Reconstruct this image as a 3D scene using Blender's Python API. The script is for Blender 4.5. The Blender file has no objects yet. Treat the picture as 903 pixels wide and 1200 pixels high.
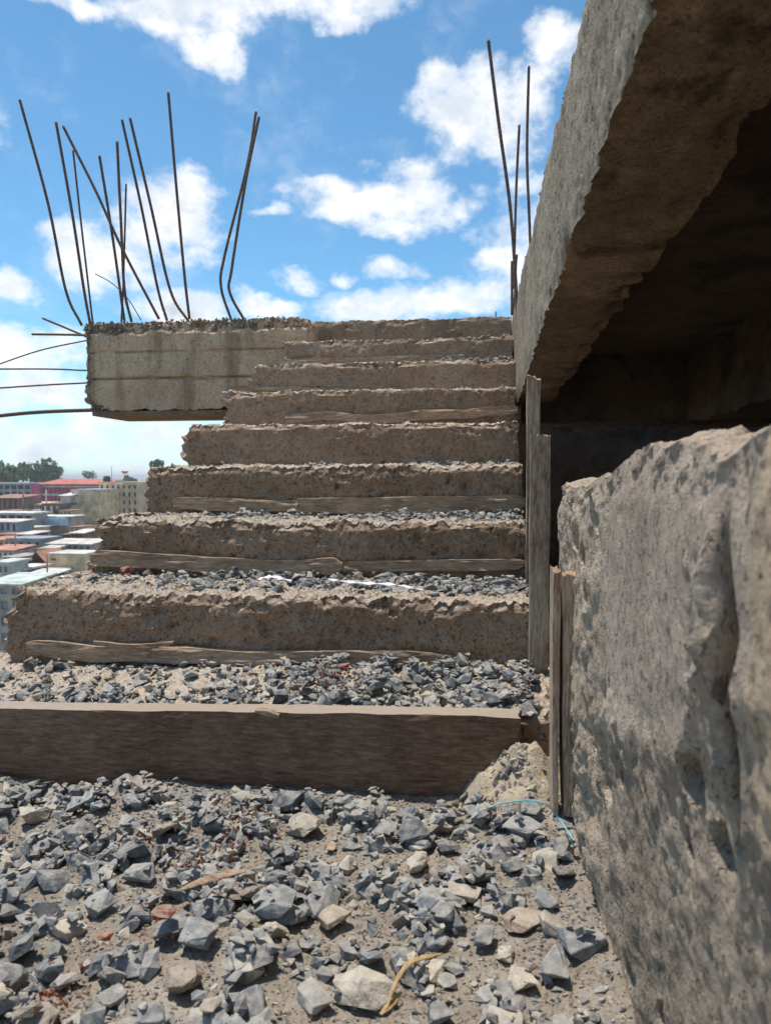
import bpy, bmesh, math, random
import numpy as np
from mathutils import Vector, Matrix, Euler
SC = bpy.context.scene
COL = SC.collection
R = math.radians
rnd = random.Random(7)
rs = np.random.RandomState(11)

# ------------------------------------------------------------------ camera
CAMZ = 0.56
YAW = R(7.8); PITCH = R(-2.64); F = 867.0
cam_d = bpy.data.cameras.new('camera'); cam = bpy.data.objects.new('camera', cam_d); COL.objects.link(cam)
cam.location = (0, 0, CAMZ); cam.rotation_euler = (R(90) + PITCH, 0, YAW)
cam_d.sensor_width = 36; cam_d.sensor_fit = 'AUTO'; cam_d.lens = F / 1200 * 36
cam_d.clip_start = 0.02; cam_d.clip_end = 9000
cam_d.dof.use_dof = True; cam_d.dof.focus_distance = 1.9; cam_d.dof.aperture_fstop = 11
SC.camera = cam
SC.render.resolution_x = 770; SC.render.resolution_y = 1024
RM = Euler((R(90) + PITCH, 0, YAW)).to_matrix()

def ray(px, py):
    return (RM @ Vector(((px - 451.5) / F, (600 - py) / F, -1))).normalized()
def at(px, py, X=None, Y=None, Z=None):
    d = ray(px, py)
    if Y is not None: t = Y / d.y
    elif X is not None: t = X / d.x
    else: t = (Z - CAMZ) / d.z
    return Vector((d.x * t, d.y * t, CAMZ + d.z * t))
def depth_of(p):
    return (RM.transposed() @ (Vector(p) - Vector((0, 0, CAMZ)))).z * -1

# ------------------------------------------------------------------ sun, sky, exposure
SUN_AZ = R(-64); SUN_EL = R(75)          # azimuth from +Y, clockwise positive
sdir = Vector((math.sin(SUN_AZ) * math.cos(SUN_EL), math.cos(SUN_AZ) * math.cos(SUN_EL), math.sin(SUN_EL)))
sl = bpy.data.lights.new('sun', 'SUN'); sl.energy = 2.4; sl.angle = R(1.2); sl.color = (1, 0.92, 0.82)
so = bpy.data.objects.new('sun', sl); COL.objects.link(so)
so.rotation_euler = (-sdir).to_track_quat('-Z', 'Y').to_euler()
SC.view_settings.view_transform = 'Standard'; SC.view_settings.look = 'None'
SC.view_settings.exposure = 1.08; SC.view_settings.gamma = 1
SC.render.engine = 'CYCLES'

class NT:
    """tiny node helper"""
    def __init__(s, tree): s.t = tree; s.n = tree.nodes; s.l = tree.links
    def new(s, typ, **kw):
        nd = s.n.new(typ)
        for k, v in kw.items(): setattr(nd, k, v)
        return nd
    def set(s, sock, v):
        if isinstance(v, bpy.types.NodeSocket): s.l.new(v, sock)
        else: sock.default_value = v
    def m(s, op, a, b=0.0, c=None, clamp=False):
        nd = s.n.new('ShaderNodeMath'); nd.operation = op; nd.use_clamp = clamp
        s.set(nd.inputs[0], a); s.set(nd.inputs[1], b)
        if c is not None: s.set(nd.inputs[2], c)
        return nd.outputs[0]
    def v(s, op, a, b=(0, 0, 0)):
        nd = s.n.new('ShaderNodeVectorMath'); nd.operation = op
        s.set(nd.inputs[0], a)
        if op == 'SCALE': s.set(nd.inputs[3], b)
        else: s.set(nd.inputs[1], b)
        return nd.outputs[0]
    def noise(s, vec, scale, detail=4, rough=.55, dist=0.0, out=0):
        nd = s.n.new('ShaderNodeTexNoise'); s.set(nd.inputs['Vector'], vec)
        nd.inputs['Scale'].default_value = scale; nd.inputs['Detail'].default_value = detail
        nd.inputs['Roughness'].default_value = rough; nd.inputs['Distortion'].default_value = dist
        return nd.outputs[out]
    def voro(s, vec, scale, feat='F1', out='Distance', rnd_=1.0):
        nd = s.n.new('ShaderNodeTexVoronoi'); nd.feature = feat; s.set(nd.inputs['Vector'], vec)
        nd.inputs['Scale'].default_value = scale; nd.inputs['Randomness'].default_value = rnd_
        return nd.outputs[out]
    def rng(s, x, a, b, c=0.0, d=1.0, smooth=True):
        nd = s.n.new('ShaderNodeMapRange'); nd.interpolation_type = 'SMOOTHSTEP' if smooth else 'LINEAR'
        s.set(nd.inputs[0], x)
        for i, q in enumerate((a, b, c, d)): s.set(nd.inputs[1 + i], q)
        return nd.outputs[0]
    def mix(s, f, a, b, mode='MIX'):
        nd = s.n.new('ShaderNodeMix'); nd.data_type = 'RGBA'; nd.blend_type = mode
        s.set(nd.inputs[0], f)
        for i, q in ((6, a), (7, b)):
            if isinstance(q, tuple) and len(q) == 3: q = q + (1,)
            s.set(nd.inputs[i], q)
        return nd.outputs[2]
    def ramp(s, x, stops):
        nd = s.n.new('ShaderNodeValToRGB'); s.set(nd.inputs[0], x)
        e = nd.color_ramp.elements
        while len(e) < len(stops): e.new(0.5)
        for el, (p, c) in zip(e, stops): el.position = p; el.color = tuple(c) + (1,)
        return nd.outputs[0]

W = bpy.data.worlds.new('World'); SC.world = W; W.use_nodes = True
nt = NT(W.node_tree); nt.n.clear()
sky = nt.new('ShaderNodeTexSky'); sky.sky_type = 'NISHITA'; sky.sun_disc = False
sky.sun_elevation = SUN_EL; sky.sun_rotation = SUN_AZ; sky.altitude = 1700
sky.air_density = 1.0; sky.dust_density = 0.5; sky.ozone_density = 2.0
geo = nt.new('ShaderNodeNewGeometry')
dirv = nt.v('NORMALIZE', geo.outputs['Incoming']); dirv = nt.v('SCALE', dirv, -1.0)
sp = nt.new('ShaderNodeSeparateXYZ'); nt.l.new(dirv, sp.inputs[0])
az = nt.m('ARCTAN2', sp.outputs[0], sp.outputs[1]); el = nt.m('ARCSINE', sp.outputs[2])
cv = nt.new('ShaderNodeCombineXYZ'); nt.l.new(az, cv.inputs[0]); nt.l.new(nt.m('MULTIPLY', el, 1.35), cv.inputs[1])
wv = nt.new('ShaderNodeCombineXYZ')
wn = nt.noise(cv.outputs[0], 9.0, 6, .6, out=1)
wo = nt.v('SCALE', nt.v('SUBTRACT', wn, (.5, .5, .5)), 0.085)
cw = nt.v('ADD', cv.outputs[0], wo)
cs = nt.new('ShaderNodeSeparateXYZ'); nt.l.new(cw, cs.inputs[0])
CLOUDS = [(215, 18, 85, 38, 1), (250, 62, 40, 26, .9), (90, 2, 60, 16, .9), (395, 4, 75, 26, .9), (290, 8, 60, 16, .8),
          (545, 118, 52, 52, 1), (570, 165, 55, 34, .9), (520, 90, 30, 24, .9), (648, 62, 34, 36, 1), (618, 115, 36, 40, .9), (625, 215, 30, 16, .7),
          (440, 232, 100, 24, 1), (485, 250, 62, 24, 1), (395, 222, 45, 16, .8), (316, 243, 26, 9, .75), (470, 198, 50, 12, .55),
          (125, 300, 68, 40, 1), (195, 255, 58, 44, .95), (225, 225, 32, 24, .8), (215, 305, 32, 20, .7), (90, 275, 35, 22, .8),
          (12, 332, 30, 24, 1), (350, 322, 28, 14, .9), (407, 321, 14, 8, .7), (460, 312, 26, 12, .6),
          (430, 360, 62, 22, 1), (505, 352, 80, 24, 1), (560, 335, 60, 18, .9), (588, 308, 34, 16, .95), (310, 357, 42, 13, .95), (205, 362, 58, 22, 1),
          (30, 405, 80, 30, 1), (20, 450, 90, 36, 1), (110, 500, 60, 26, .8), (40, 520, 90, 40, .9), (190, 520, 90, 36, .85), (80, 560, 160, 26, .8),
          (700, 300, 120, 90, .9), (-150, 400, 120, 60, .9), (-120, 120, 100, 60, 1), (-300, 300, 80, 60, .8), (800, 60, 110, 60, .9)]
def blobfield(off):
    f = None
    for (px, py, rx, ry, s_) in CLOUDS:
        d = ray(px, py); a = math.atan2(d.x, d.y); e = math.asin(d.z) * 1.35
        a2 = ray(px + rx, py); da = abs(math.atan2(a2.x, a2.y) - a)
        e2 = ray(px, py - ry); de = abs(math.asin(e2.z) * 1.35 - e)
        da *= 1.14; de *= 1.16
        u = nt.m('DIVIDE', nt.m('SUBTRACT', cs.outputs[0], a), da)
        w = nt.m('DIVIDE', nt.m('SUBTRACT', cs.outputs[1], e + off), de)
        r2 = nt.m('ADD', nt.m('MULTIPLY', u, u), nt.m('MULTIPLY', w, w))
        g = nt.m('MULTIPLY', nt.m('SUBTRACT', 1.0, r2), s_)
        f = g if f is None else nt.m('SMOOTH_MAX', f, g, .25)
    return f
bf = blobfield(0.0)
n1 = nt.noise(cv.outputs[0], 16, 10, .62); n2 = nt.noise(cv.outputs[0], 3.2, 7, .6)
# general broken cloud for the rest of the sky (outside the frame)
away = nt.rng(nt.m('ABSOLUTE', nt.m('ADD', az, YAW)), .75, 1.1)
gen = nt.m('MULTIPLY', nt.rng(n2, .52, .64, -1.0, .8), 1.0)
gen = nt.m('ADD', nt.m('MULTIPLY', nt.m('SUBTRACT', gen, -1.0), away), -1.0)
fld = nt.m('MAXIMUM', bf, gen)
dens = nt.m('ADD', fld, nt.m('MULTIPLY', nt.m('SUBTRACT', n1, .5), 3.3))
mask = nt.rng(dens, -.30, 1.15)
lowband = nt.rng(el, -.02, .22, .42, 0.0)
wisp = nt.m('MULTIPLY', nt.rng(nt.noise(cw, 5.0, 8, .65), .50, .75), .28)
mask = nt.m('MAXIMUM', nt.m('MAXIMUM', mask, wisp), lowband)
thick = nt.rng(dens, .25, 1.3)
shade = nt.m('MULTIPLY', thick, nt.rng(nt.noise(cv.outputs[0], 11, 6, .6), .42, .68))
ccol = nt.mix(shade, (.94, .94, .95), (.50, .58, .67))
ccol = nt.mix(nt.rng(el, .0, .25, .55, 0.0), ccol, (.76, .83, .90))
skyc = nt.mix(1.0, sky.outputs[0], (.60, .90, .91), 'MULTIPLY')
bg1 = nt.new('ShaderNodeBackground'); nt.l.new(skyc, bg1.inputs[0]); bg1.inputs[1].default_value = 0.094
bg2 = nt.new('ShaderNodeBackground'); nt.l.new(ccol, bg2.inputs[0]); bg2.inputs[1].default_value = 0.58
mx = nt.new('ShaderNodeMixShader'); nt.l.new(mask, mx.inputs[0]); nt.l.new(bg1.outputs[0], mx.inputs[1]); nt.l.new(bg2.outputs[0], mx.inputs[2])
ow = nt.new('ShaderNodeOutputWorld'); nt.l.new(mx.outputs[0], ow.inputs[0])

# ------------------------------------------------------------------ numpy noise
def _hash(ix, iy, iz, s):
    h = (ix * 374761393 + iy * 668265263 + iz * 2147483647 + s * 1274126177) & 0xffffffff
    h = ((h ^ (h >> 13)) * 1274126177) & 0xffffffff
    h = ((h ^ (h >> 16)) * 2246822519) & 0xffffffff
    return ((h ^ (h >> 15)) & 0xffffff) / float(0xffffff)
def vnoise(P, s=0):
    i = np.floor(P).astype(np.int64); f = P - i; u = f * f * f * (f * (f * 6 - 15) + 10)
    r = 0
    for a in (0, 1):
        wa = u[:, 0] if a else 1 - u[:, 0]
        for b in (0, 1):
            wb = u[:, 1] if b else 1 - u[:, 1]
            for c in (0, 1):
                wc = u[:, 2] if c else 1 - u[:, 2]
                r = r + wa * wb * wc * _hash(i[:, 0] + a, i[:, 1] + b, i[:, 2] + c, s)
    return r * 2 - 1
def fbm(P, sc, oc=4, s=0, rough=.5):
    r = 0; a = 1.0; tot = 0; Q = np.asarray(P) * sc + s * 3.71
    for o in range(oc):
        r = r + a * vnoise(Q, s + o * 17); tot += a; a *= rough; Q = Q * 2.03 + 11.3
    return r / tot * 1.5
def worley(P, sc, s=0):
    Q = np.asarray(P) * sc; i = np.floor(Q).astype(np.int64)
    best = np.full(len(Q), 9.0); cid = np.zeros(len(Q))
    for a in (-1, 0, 1):
        for b in (-1, 0, 1):
            for c in (-1, 0, 1):
                cx, cy, cz = i[:, 0] + a, i[:, 1] + b, i[:, 2] + c
                px = cx + _hash(cx, cy, cz, s); py = cy + _hash(cx, cy, cz, s + 1); pz = cz + _hash(cx, cy, cz, s + 2)
                d = (px - Q[:, 0]) ** 2 + (py - Q[:, 1]) ** 2 + (pz - Q[:, 2]) ** 2
                m = d < best; best = np.where(m, d, best); cid = np.where(m, _hash(cx, cy, cz, s + 5), cid)
    return np.sqrt(best), cid
def sst(x): x = np.clip(x, 0, 1); return x * x * (3 - 2 * x)
def pits(P, sc, frac, s=0, rad=.45):
    d, c = worley(P, sc, s)
    return np.where(c < frac, sst(1 - d / (rad * (.5 + c / frac))), 0)

# ------------------------------------------------------------------ mesh helpers
def link(name, me, mat=None, parent=None, smooth=False):
    o = bpy.data.objects.new(name, me); COL.objects.link(o)
    if mat and not me.materials: me.materials.append(mat)
    me.polygons.foreach_set('use_smooth', [bool(smooth)] * len(me.polygons))
    if parent: o.parent = parent
    return o
def npmesh(name, V, Fc):
    me = bpy.data.meshes.new(name); V = np.asarray(V, dtype=np.float32); Fc = np.asarray(Fc, dtype=np.int32)
    n = Fc.shape[1]
    me.vertices.add(len(V)); me.vertices.foreach_set('co', V.ravel())
    me.loops.add(Fc.size); me.loops.foreach_set('vertex_index', Fc.ravel())
    me.polygons.add(len(Fc)); me.polygons.foreach_set('loop_start', np.arange(0, Fc.size, n, dtype=np.int32))
    me.update(calc_edges=True); me.validate()
    return me
def lattice(xs, ys, zs):
    nx, ny, nz = len(xs), len(ys), len(zs)
    msk = np.zeros((nx, ny, nz), bool)
    msk[0] = msk[-1] = True; msk[:, 0] = msk[:, -1] = True; msk[:, :, 0] = msk[:, :, -1] = True
    idx = np.full((nx, ny, nz), -1, np.int64); idx[msk] = np.arange(msk.sum())
    I, J, K = np.nonzero(msk)
    V = np.stack([xs[I], ys[J], zs[K]], 1)
    q = []
    def face(g, flip):
        a, b, c, d = g[:-1, :-1], g[1:, :-1], g[1:, 1:], g[:-1, 1:]
        f = np.stack([a, b, c, d], -1).reshape(-1, 4)
        q.append(f[:, ::-1] if flip else f)
    face(idx[:, :, -1], False); face(idx[:, :, 0], True)
    face(idx[:, 0, :], False); face(idx[:, -1, :], True)
    face(idx[-1, :, :], False); face(idx[0, :, :], True)
    return V, np.concatenate(q)
def ax(a, b, r): return np.linspace(a, b, max(2, int(round((b - a) / r)) + 1))
def block(name, xs, ys, zs, disp, mat, parent=None, smooth=True):
    V, Q = lattice(xs, ys, zs)
    if disp is not None: V = disp(V.copy())
    me = npmesh(name, V, Q); o = link(name, me, mat, parent, smooth)
    if smooth: me.set_sharp_from_angle(angle=R(38))
    return o
def tag(o, label=None, cat=None, group=None, kind=None):
    if label: o['label'] = label
    if cat: o['category'] = cat
    if group: o['group'] = group
    if kind: o['kind'] = kind
    return o
def empty(name, loc, label=None, cat=None, group=None):
    o = bpy.data.objects.new(name, None); COL.objects.link(o); o.location = loc; o.empty_display_size = .1
    return tag(o, label, cat, group)
def reparent(ch, par):
    """child meshes are written in world coordinates: shift them under their thing's base"""
    ch.parent = par; ch.location = ch.location - par.location
def boxes(name, bl, mat, parent=None):
    """several axis-aligned boxes as one mesh, world coordinates"""
    V = []; Q = []
    for (x0, x1, y0, y1, z0, z1) in bl:
        b = len(V)
        V += [(x0, y0, z0), (x1, y0, z0), (x1, y1, z0), (x0, y1, z0), (x0, y0, z1), (x1, y0, z1), (x1, y1, z1), (x0, y1, z1)]
        Q += [[b + i for i in f] for f in ((0, 3, 2, 1), (4, 5, 6, 7), (0, 1, 5, 4), (1, 2, 6, 5), (2, 3, 7, 6), (3, 0, 4, 7))]
    o = link(name, npmesh(name, V, Q), mat)
    if parent: reparent(o, parent)
    return o
def spline(pts, n=10):
    """Catmull-Rom through points"""
    P = [Vector(p) for p in pts]; P = [P[0] * 2 - P[1]] + P + [P[-1] * 2 - P[-2]]
    out = []
    for i in range(1, len(P) - 2):
        for k in range(n):
            t = k / n; a, b, c, d = P[i - 1], P[i], P[i + 1], P[i + 2]
            out.append(.5 * ((2 * b) + (c - a) * t + (2 * a - 5 * b + 4 * c - d) * t * t + (3 * b - a - 3 * c + d) * t ** 3))
    out.append(P[-2]); return out
def tube(name, pts, r, mat, parent=None, seg=8, rib=0.0, n=10):
    C = spline(pts, n) if len(pts) > 2 else [Vector(pts[0]), Vector(pts[1])]
    if rib:                                           # ribbed bar: resample finely
        D = []; 
        for a, b in zip(C[:-1], C[1:]):
            m = max(1, int((b - a).length / .008))
            D += [a.lerp(b, k / m) for k in range(m)]
        C = D + [C[-1]]
    V = []; Q = []; up = Vector((.3, 1, .2)).normalized()
    for i, c in enumerate(C):
        t = (C[min(i + 1, len(C) - 1)] - C[max(i - 1, 0)]).normalized()
        u = t.cross(up).normalized(); w = t.cross(u)
        rr = r * (1 + (rib if i % 2 else -rib))
        for k in range(seg):
            a = 2 * math.pi * k / seg; V.append(c + (u * math.cos(a) + w * math.sin(a)) * rr)
    for i in range(len(C) - 1):
        for k in range(seg):
            Q.append((i * seg + k, i * seg + (k + 1) % seg, (i + 1) * seg + (k + 1) % seg, (i + 1) * seg + k))
    V += [C[0], C[-1]]; a, b = len(V) - 2, len(V) - 1; e = (len(C) - 1) * seg
    for k in range(0, seg, 2):
        Q.append((a, (k + 2) % seg, k + 1, k)); Q.append((b, e + k, e + k + 1, e + (k + 2) % seg))
    o = link(name, npmesh(name, [tuple(v) for v in V], Q), mat, None, True)
    if parent: reparent(o, parent)
    return o

# ------------------------------------------------------------------ materials
def mat_base(name):
    m = bpy.data.materials.new(name); m.use_nodes = True
    t = NT(m.node_tree); b = m.node_tree.nodes['Principled BSDF']
    b.inputs['Specular IOR Level'].default_value = .25
    tc = t.new('ShaderNodeTexCoord')
    return m, t, b, tc
def bump(t, b, hs, dist):
    nd = t.new('ShaderNodeBump'); nd.inputs['Strength'].default_value = 1.0; nd.inputs['Distance'].default_value = dist
    t.l.new(hs, nd.inputs['Height']); t.l.new(nd.outputs[0], b.inputs['Normal'])
def concrete(name, lo, mid, hi, bd=.004, dust=None, stain=None, speck=.5, sc=1.0, vert=0.0, patch=None, pore_shade=.6, psc=1.0):
    m, t, b, tc = mat_base(name); P = tc.outputs['Object']
    big = t.noise(P, 3.0 * sc, 5, .6, .4); med = t.noise(P, 22 * sc, 6, .65); fine = t.noise(P, 160 * sc, 8, .75)
    f = t.m('ADD', t.m('MULTIPLY', big, .38), t.m('ADD', t.m('MULTIPLY', med, .30), t.m('MULTIPLY', fine, .34)))
    c = t.ramp(f, [(.36, lo), (.52, mid), (.68, hi)])
    sp_ = t.voro(P, 210 * sc, out='Distance'); scol = t.voro(P, 210 * sc, out='Color')
    ss = t.new('ShaderNodeSeparateColor'); t.l.new(scol, ss.inputs[0])
    grain = t.m('MULTIPLY', t.rng(sp_, .55, .2), t.rng(ss.outputs[0], .62, .8))
    c = t.mix(t.m('MULTIPLY', grain, speck), c, t.mix(ss.outputs[1], (lo[0] * .55, lo[1] * .56, lo[2] * .6), (hi[0] * 1.2, hi[1] * 1.2, hi[2] * 1.2)))
    if stain:
        mp = t.new('ShaderNodeMapping'); mp.inputs['Scale'].default_value = (7, 7, .9); t.l.new(P, mp.inputs[0])
        st = t.rng(t.noise(mp.outputs[0], 1.0, 5, .6), .52, .68)
        c = t.mix(t.m('MULTIPLY', st, .75), c, stain)
    if patch:
        pf = t.rng(t.noise(P, 4.2 * sc, 6, .62, .6), .55, .66)
        c = t.mix(t.m('MULTIPLY', pf, .8), c, patch)
    if dust:                                         # settled pale dust lies on faces that look up
        g = t.new('ShaderNodeNewGeometry'); s_ = t.new('ShaderNodeSeparateXYZ'); t.l.new(g.outputs['Normal'], s_.inputs[0])
        df = t.m('MULTIPLY', t.rng(t.m('ADD', s_.outputs[2], t.m('MULTIPLY', t.m('SUBTRACT', med, .5), .9)), .5, .9), .85)
        c = t.mix(df, c, t.mix(fine, (dust[0] * .72, dust[1] * .72, dust[2] * .72), (dust[0] * 1.2, dust[1] * 1.2, dust[2] * 1.2)))
    oi = t.new('ShaderNodeObjectInfo'); c = t.mix(1.0, c, t.mix(oi.outputs['Random'], (.90, .89, .88), (1.08, 1.07, 1.05)), 'MULTIPLY')
    if pore_shade:                                         # shade inside small open pits, painted as dark spots
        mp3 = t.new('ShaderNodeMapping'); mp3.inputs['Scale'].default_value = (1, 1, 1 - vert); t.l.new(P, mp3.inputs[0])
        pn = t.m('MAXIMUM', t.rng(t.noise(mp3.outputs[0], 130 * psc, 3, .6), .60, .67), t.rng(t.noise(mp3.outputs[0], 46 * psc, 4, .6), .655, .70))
        c = t.mix(t.m('MULTIPLY', pn, pore_shade), c, (lo[0] * .35, lo[1] * .33, lo[2] * .32))
    t.l.new(c, b.inputs['Base Color']); b.inputs['Roughness'].default_value = .95
    PP = P
    if vert:
        mp2 = t.new('ShaderNodeMapping'); mp2.inputs['Scale'].default_value = (1, 1, 1 - vert); t.l.new(P, mp2.inputs[0]); PP = mp2.outputs[0]
    h = t.m('ADD', t.m('MULTIPLY', t.noise(PP, 75 * sc, 10, .67), 1.2), t.m('MULTIPLY', t.rng(t.noise(PP, 120 * sc, 2, .5), .40, .33), -.8))
    h = t.m('ADD', h, t.m('MULTIPLY', t.voro(P, 260 * sc), -.22))
    bump(t, b, h, bd * .6); return m
def wood(name, lo, mid, hi, axis, bd=.003, dust=None):
    m, t, b, tc = mat_base(name); P = tc.outputs['Object']
    mp = t.new('ShaderNodeMapping'); s_ = [1, 1, 1]; s_[axis] = .16; mp.inputs['Scale'].default_value = s_; t.l.new(P, mp.inputs[0])
    g1 = t.noise(mp.outputs[0], 170, 6, .7, .4); g2 = t.noise(mp.outputs[0], 420, 4, .7); big = t.noise(P, 6, 4, .6)
    f = t.m('ADD', t.m('MULTIPLY', g1, .5), t.m('ADD', t.m('MULTIPLY', g2, .25), t.m('MULTIPLY', big, .28)))
    c = t.ramp(f, [(.42, lo), (.52, mid), (.63, hi)])
    # splashes of cement
    pf = t.rng(t.noise(P, 38, 6, .7), .60, .70)
    c = t.mix(t.m('MULTIPLY', pf, .5), c, (.30, .26, .21))
    if dust:
        g = t.new('ShaderNodeNewGeometry'); s2 = t.new('ShaderNodeSeparateXYZ'); t.l.new(g.outputs['Normal'], s2.inputs[0])
        df = t.m('MULTIPLY', t.rng(t.m('ADD', s2.outputs[2], t.m('MULTIPLY', t.m('SUBTRACT', big, .5), .8)), .4, .8), .75)
        c = t.mix(df, c, dust)
    t.l.new(c, b.inputs['Base Color']); b.inputs['Roughness'].default_value = .85
    h = t.m('ADD', g1, t.m('MULTIPLY', g2, .3)); bump(t, b, h, bd * .6); return m
def plain(name, c, rough=.8, var=.25, sc=1.0, metal=0.0, c2=None):
    m, t, b, tc = mat_base(name)
    n = t.noise(tc.outputs['Object'], sc, 6, .62)
    c2 = c2 or tuple(x * (1 - var) for x in c)
    t.l.new(t.ramp(n, [(.35, c2), (.65, tuple(x * (1 + var * .5) for x in c))]), b.inputs['Base Color'])
    b.inputs['Roughness'].default_value = rough; b.inputs['Metallic'].default_value = metal
    return m
def stonemat(name, stops, bd=.0025):
    m, t, b, tc = mat_base(name); P = tc.outputs['Object']
    oi = t.new('ShaderNodeObjectInfo'); g = t.new('ShaderNodeNewGeometry')
    r = t.m('FRACT', t.m('ADD', oi.outputs['Random'], g.outputs['Random Per Island']))
    off = t.new('ShaderNodeCombineXYZ'); t.l.new(t.m('MULTIPLY', r, 50.0), off.inputs[0])
    Q = t.v('ADD', P, off.outputs[0])
    # shared meshes are unit sized, joined ones metre sized: read noise from world position instead
    pos = t.v('ADD', g.outputs['Position'], off.outputs[0])
    c = t.ramp(r, stops)
    n = t.noise(pos, 70, 6, .65); fn = t.noise(pos, 420, 4, .7)
    c = t.mix(t.rng(n, .40, .66), t.mix(1.0, c, (.72, .72, .74), 'MULTIPLY'), t.mix(1.0, c, (1.22, 1.22, 1.2), 'MULTIPLY'))
    c = t.mix(t.m('MULTIPLY', t.rng(fn, .58, .72), .35), c, (.42, .43, .42))
    # pale cement dust on the upper faces
    s_ = t.new('ShaderNodeSeparateXYZ'); t.l.new(g.outputs['Normal'], s_.inputs[0])
    df = t.m('MULTIPLY', t.rng(t.m('ADD', s_.outputs[2], t.m('MULTIPLY', t.m('SUBTRACT', n, .5), 2.0)), .45, 1.2), .55)
    c = t.mix(df, c, (.37, .33, .275))
    t.l.new(c, b.inputs['Base Color']); b.inputs['Roughness'].default_value = .8
    bump(t, b, t.m('ADD', t.noise(pos, 120, 5, .6), t.m('MULTIPLY', fn, .12)), bd); return m

M_step = concrete('brown_concrete', (.205, .132, .085), (.355, .243, .165), (.49, .362, .262), .010, dust=(.50, .44, .365), speck=.6, patch=(.40, .295, .215), pore_shade=.75)
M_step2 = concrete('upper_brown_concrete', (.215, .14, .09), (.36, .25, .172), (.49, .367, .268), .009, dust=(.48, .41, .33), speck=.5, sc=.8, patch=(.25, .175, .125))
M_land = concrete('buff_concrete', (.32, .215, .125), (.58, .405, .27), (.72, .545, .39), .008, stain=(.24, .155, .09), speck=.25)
M_wall = concrete('grey_wall_concrete', (.22, .17, .13), (.395, .325, .262), (.55, .465, .385), .008, speck=.5, vert=.6, sc=1.3, pore_shade=.7, psc=1.2)
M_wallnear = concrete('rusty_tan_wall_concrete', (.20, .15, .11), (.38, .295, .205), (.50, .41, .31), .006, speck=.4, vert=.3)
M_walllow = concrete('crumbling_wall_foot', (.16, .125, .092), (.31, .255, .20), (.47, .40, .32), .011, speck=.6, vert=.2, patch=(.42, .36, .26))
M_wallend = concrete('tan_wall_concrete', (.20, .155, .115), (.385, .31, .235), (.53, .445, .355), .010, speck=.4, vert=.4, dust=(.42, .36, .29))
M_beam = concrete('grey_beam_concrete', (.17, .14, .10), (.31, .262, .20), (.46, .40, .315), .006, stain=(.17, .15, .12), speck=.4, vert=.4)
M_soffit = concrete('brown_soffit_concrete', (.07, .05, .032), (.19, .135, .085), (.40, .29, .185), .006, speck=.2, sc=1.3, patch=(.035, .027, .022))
M_inner_shade = concrete('shade_toned_inner_concrete', (.045, .033, .026), (.10, .073, .056), (.17, .125, .097), .006, speck=.2, patch=(.03, .024, .02))  # shade of the recess put into the colour, darker than the other concrete
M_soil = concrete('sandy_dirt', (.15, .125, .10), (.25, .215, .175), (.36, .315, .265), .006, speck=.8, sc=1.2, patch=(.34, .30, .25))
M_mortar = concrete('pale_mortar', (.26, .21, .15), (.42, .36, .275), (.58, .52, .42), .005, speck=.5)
M_board = wood('dark_form_board', (.12, .066, .042), (.22, .135, .088), (.34, .23, .158), 0, .007, dust=(.42, .35, .28))
M_strip = wood('weathered_strip_wood', (.20, .13, .085), (.39, .275, .19), (.54, .41, .30), 0, .007)
M_post = wood('weathered_post_wood', (.24, .16, .105), (.50, .36, .25), (.68, .55, .42), 2, .007)
M_rust = plain('rusty_steel', (.20, .115, .075), .8, .5, 90, .1, c2=(.07, .055, .052))
M_blue = stonemat('crushed_bluestone', [(0, (.10, .11, .117)), (.30, (.165, .178, .185)), (.6, (.235, .248, .252)), (.85, (.31, .315, .305)), (1, (.40, .375, .33))])
M_beige = stonemat('beige_stone', [(0, (.36, .31, .24)), (.5, (.46, .42, .35)), (1, (.52, .45, .35))])
M_crumb = stonemat('concrete_crumbs', [(0, (.20, .16, .125)), (.4, (.30, .25, .20)), (.7, (.24, .235, .225)), (.85, (.20, .22, .24)), (1, (.42, .37, .31))])
M_agg = stonemat('honeycomb_aggregate', [(0, (.20, .14, .095)), (.4, (.32, .24, .165)), (.7, (.30, .24, .18)), (.9, (.22, .21, .20)), (1, (.38, .31, .23))])
M_brick = stonemat('red_brick_bits', [(0, (.22, .06, .03)), (.5, (.30, .085, .045)), (1, (.36, .13, .07))])
M_brown = stonemat('brown_clod', [(0, (.22, .17, .125)), (1, (.28, .22, .17))])
M_paper = plain('white_plastic', (.78, .78, .80), .5, .1, 30)
M_string = plain('blue_string', (.20, .50, .58), .6, .2, 80)
M_leaf = plain('dry_leaf', (.40, .28, .13), .7, .3, 60)

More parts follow.
